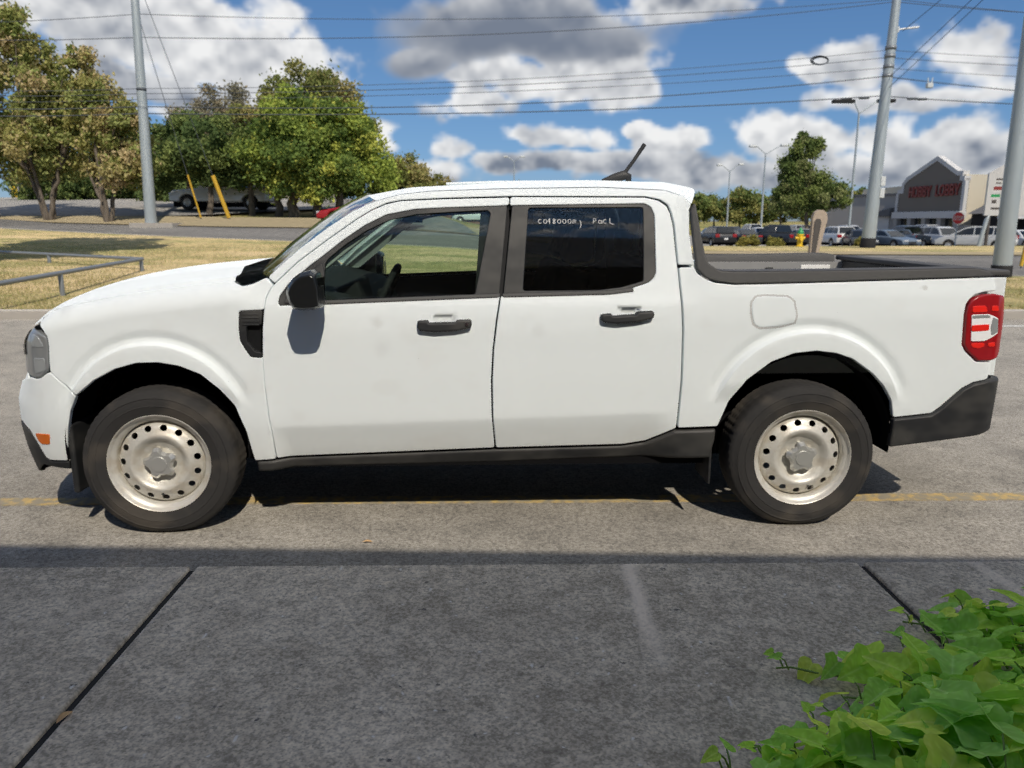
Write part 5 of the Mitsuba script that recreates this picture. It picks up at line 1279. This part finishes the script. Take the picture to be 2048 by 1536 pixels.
# low pipe railing on the lawn, left
rk = thing('pipe_railing', 'low grey pipe railing turning a corner on the lawn, behind the bonnet', 'railing')
R0, R1, R2 = np.array([-8.25, 12.0, .47]), np.array([-9.03, 19.0, .56]), np.array([-15.6, 22.7, .62])
add(rk, 'rail', tube(lerp_path([R0, R1], 6), .045, 10), 'rail_steel', True)
add(rk, 'rail', tube(lerp_path([R1, R2], 6), .042, 10), 'rail_steel', True)
for q in (R0 + (R1 - R0) * .38, R1 + (R0 - R1) * .012, R1 + (R2 - R1) * .52, R2 + (R1 - R2) * .05, R0 + (R1 - R0) * .04):
    add(rk, 'post', cyl((q[0], q[1], float(g(q[0], q[1])) - .1), q - [0, 0, .02], .045), 'rail_steel', True)

# ------------------------------------------------------------------ the trailing plant in the foreground and small litter
def leaf_shape(kind, curl, fold):
    """a lobed heart-shaped leaf, about 1 long, base at the origin, pointing along +x, upper face +z"""
    if kind == 0:
        out = [(0, 0), (-.10, .16), (-.06, .34), (.10, .44), (.26, .40), (.46, .30), (.68, .20), (.86, .09), (1.0, 0)]
    elif kind == 1:
        out = [(0, 0), (-.14, .18), (-.16, .38), (.02, .46), (.14, .54), (.26, .42), (.40, .28), (.64, .20), (.84, .09), (1.0, 0)]
    else:
        out = [(0, 0), (-.12, .14), (-.10, .36), (.08, .52), (.20, .50), (.34, .36), (.52, .34), (.72, .20), (1.0, 0)]
    out = np.array(out)
    s = np.r_[0, np.cumsum(np.linalg.norm(np.diff(out, axis=0), axis=1))]
    t = np.linspace(0, s[-1], 25)
    e = np.c_[np.interp(t, s, out[:, 0]), np.interp(t, s, out[:, 1])]
    mid = np.c_[np.linspace(0, 1, 25), np.zeros(25)]
    rows = np.array([0, .05, .14, .28, .45, .62, .80, 1.])
    P = mid[:, None] + (e - mid)[:, None] * rows[None, :, None]
    def lift(P, sg):
        x, y = P[..., 0], P[..., 1]
        z = fold * y ** 1.15 - curl * (np.clip(x, 0, 1) ** 2) * .55 - .35 * fold * np.clip(y - .25, 0, 1) ** 1.2 * 2 + .03 * np.sin(9 * x + 2 * sg) * y + .02 * np.cos(15 * y + 4 * x)
        vein = .012 * np.exp(-(((x - y * .7) % .22 - .11) / .03) ** 2) * np.minimum(y * 6, 1)
        return np.stack([x, sg * y, z - vein], -1)
    a = grid(lift(P, 1), False)
    b = grid(lift(P, -1), True)
    m = cat(a, b)
    m.merge_vertices(digits_vertex=5)
    v = np.array(m.vertices)
    y = np.abs(v[:, 1])
    side = np.abs((v[:, 0] - y * .75) % .20 - .10) < .018           # paler midrib and side veins
    tone = np.clip(1 - y * 30, 0, 1) * .9 + np.where(side & (y > .02), .45, 0)
    return m, tone
pal = [(.48, .80, .10), (.60, .86, .12), (.38, .70, .11), (.72, .88, .14), (.42, .74, .16)]
shapes = []
for k in range(10):
    m, tone = leaf_shape(k % 3, [.25, .5, .1, .7, .35][k % 5], [.35, .15, .55, .25, .45][k % 5])
    c = np.array(pal[k % 5])[None] * (1 + .5 * (meshkit.fbm(np.array(m.vertices) * 7 + k, 3, k)[:, None] - .5)) + tone[:, None] * np.array([.20, .15, .14])
    shapes.append(mikit.ply(m, 'vine_leaf', True, color=np.clip(c, 0, 1)))
scene['vine_leaf'] = {'type': 'principledthin', 'base_color': {'type': 'mesh_attribute', 'name': 'vertex_color'}, 'roughness': .38, 'diff_trans': .55, 'spec_trans': 0., 'eta': 1.4}
mat('vine_stem', (.19, .30, .07), .5)
vr = np.random.default_rng(11)
BASE = .13
PLANTS = [('bright green trailing vine at the right edge, its upper shoots reaching over the pavement joint', [
    ([(2.05, 1.85), (1.75, 2.08), (1.50, 2.24), (1.30, 2.34)], [.08, .08, .06, .04]),
    ([(2.1, 2.0), (1.85, 2.18), (1.66, 2.28), (1.48, 2.36)], [.10, .08, .06, .04]),
    ([(2.2, 2.1), (1.98, 2.24), (1.78, 2.34)], [.10, .08, .05]),
    ([(2.0, 1.80), (1.70, 1.95), (1.42, 2.10), (1.24, 2.20)], [.12, .10, .07, .04]),
    ([(1.95, 1.68), (1.50, 1.82), (1.16, 1.95), (.96, 2.03), (.80, 2.10)], [.14, .11, .07, .04, .02]),
    ([(1.9, 1.70), (1.6, 1.80), (1.32, 1.90), (1.10, 1.99)], [.16, .14, .10, .06]),
    ([(1.75, 1.66), (1.42, 1.74), (1.14, 1.83), (.92, 1.91)], [.16, .13, .09, .05]),
    ([(2.1, 1.85), (1.85, 1.93), (1.65, 2.02), (1.48, 2.13)], [.18, .16, .12, .08])]),
  ('bright green trailing vine in the bottom right corner, lower shoots nearest the viewer', [
    ([(1.5, 1.52), (1.20, 1.62), (.98, 1.71), (.80, 1.80)], [.14, .11, .08, .05]),
    ([(1.4, 1.46), (1.08, 1.56), (.86, 1.63), (.70, 1.69)], [.15, .12, .09, .05]),
    ([(1.3, 1.42), (.98, 1.52), (.76, 1.58), (.58, 1.63)], [.16, .13, .10, .06]),
    ([(1.2, 1.38), (.90, 1.47), (.68, 1.53), (.50, 1.58)], [.16, .13, .10, .06]),
    ([(1.55, 1.58), (1.34, 1.64), (1.12, 1.73), (.96, 1.83)], [.18, .15, .11, .07]),
    ([(1.1, 1.32), (.84, 1.42), (.66, 1.48), (.52, 1.53)], [.18, .15, .11, .07]),
    ([(1.4, 1.50), (1.2, 1.55), (1.05, 1.60), (.90, 1.68)], [.20, .18, .14, .10])])]
for label, paths in PLANTS:
    VINE = thing('sweet_potato_vine', label, 'plant', 'trailing vines at the pavement edge')
    nl = 0
    for pts, hs in paths:
        n = 20
        path = lerp_path(np.c_[np.array(pts), np.array(hs) + BASE], n)
        path[1:-1, :2] += vr.normal(0, .016, (n - 2, 2))
        add(VINE, 'stem', tube(path, np.linspace(.006, .0028, n), 6), 'vine_stem', True)
        for i in range(1, n):
            for rep in range(1 if i > n - 4 else (3 if i % 2 else 2)):
                if nl >= 298:
                    break
                p = path[i] + vr.normal(0, .015, 3)
                f = i / (n - 1)
                L = (.136 - .05 * f ** 2) * vr.uniform(.6, 1.15) * (.5 if i >= n - 2 else 1)
                k = min(i + 1, n - 1)
                dirx = math.atan2(path[k, 1] - path[i - 1, 1], path[k, 0] - path[i - 1, 0])
                side = 1 if (i + rep) % 2 else -1
                az = dirx + side * vr.uniform(.2, 1.6) if i < n - 2 else dirx + vr.uniform(-.5, .5)
                pet = vr.uniform(.05, .14) * (1 - .5 * f)
                up = vr.uniform(.3, 1.)
                q = p + np.array([math.cos(az) * pet * .6, math.sin(az) * pet * .6, pet * up])
                q[2] = max(q[2], BASE + .03)
                add(VINE, 'leaf_stalk', tube([p, (p + q) / 2 + [0, 0, .012], q], [.0028, .0024, .002], 5), 'vine_stem', True)
                pitch, roll = math.degrees(vr.normal(.22, .32)), math.degrees(vr.normal(0, .36))
                scene[fresh(f'{VINE}__leaf')] = {**shapes[int(vr.integers(10))], 'to_world': T().translate(q.tolist()).rotate([0, 0, 1], math.degrees(az)).rotate([0, 1, 0], pitch).rotate([1, 0, 0], roll).scale(L)}
                nl += 1
# grass blades standing on the lawn, thinning out with distance
gr_ = np.random.default_rng(5)
xy = []
for x0, x1, y0, y1, n in ((-13, -5, 11.95, 18, 26000), (-19, -6, 18, 28, 22000), (7, 17, 11.95, 19.5, 15000), (-5, 7, 12, 26, 6000)):
    q = np.c_[gr_.uniform(x0, x1, n), gr_.uniform(y0, y1, n)]
    dens = meshkit.fbm(np.c_[q * .8, q[:, :1] * 0], 4, 6)
    xy.append(q[dens + gr_.normal(0, .12, n) > .42])
xy = np.vstack(xy)
n = len(xy)
P0 = np.c_[xy, g(xy[:, 0], xy[:, 1]) + .045]
hgt = gr_.uniform(.035, .085, n) * (1 + .6 * (meshkit.fbm(np.c_[xy * .5, xy[:, :1] * 0], 3, 9) - .4))
az = gr_.uniform(0, 2 * np.pi, n)
wd = np.c_[np.cos(az), np.sin(az), 0 * az] * .006
tip = P0 + np.c_[gr_.normal(0, .025, (n, 2)), hgt]
V = np.stack([P0 - wd, P0 + wd, tip], 1).reshape(-1, 3)
k = np.arange(n) * 3
pc = np.array([(.50, .40, .20), (.42, .35, .16), (.28, .28, .09), (.55, .45, .26), (.34, .34, .12)])[gr_.integers(0, 5, n)] * gr_.uniform(.8, 1.2, (n, 1))
scene['grass_blades'] = mikit.ply(trimesh.Trimesh(V, np.stack([k, k + 1, k + 2], 1), process=False), 'leaf', False, color=np.repeat(pc, 3, 0))
tag('grass_blades', 'dry tan and green grass blades standing on the lawn', 'grass', kind='stuff')
# dry leaves
def dry_leaf(label, x, y, z, L, rz, tilt):
    k = thing('dry_leaf', label, 'dry leaf')
    n = 9
    t = np.linspace(0, 1, n)
    w = .16 * np.sin(np.pi * t) ** .8
    P = np.stack([np.stack([t, s * w, .10 * np.abs(s) * np.sin(np.pi * t) + .06 * np.sin(4 * t)], -1) for s in (-1, -.5, 0, .5, 1)], 1)
    m = grid(P)
    m.vertices = np.array(m.vertices) * L
    add(k, 'blade', m, 'dry_leaf_tan', True, to_world=T().translate([x, y, z]).rotate([0, 0, 1], rz).rotate([1, 0, 0], tilt))
mat('dry_leaf_tan', (.50, .32, .16), .8)
dry_leaf('curled tan dry leaf lying in the left pavement joint', -1.245, 1.86, .132, .062, 78, 12)
dry_leaf('small tan dry leaf on the asphalt in front of the sill', -.70, 3.36, .006, .05, 10, 8)
# pale stone under the truck
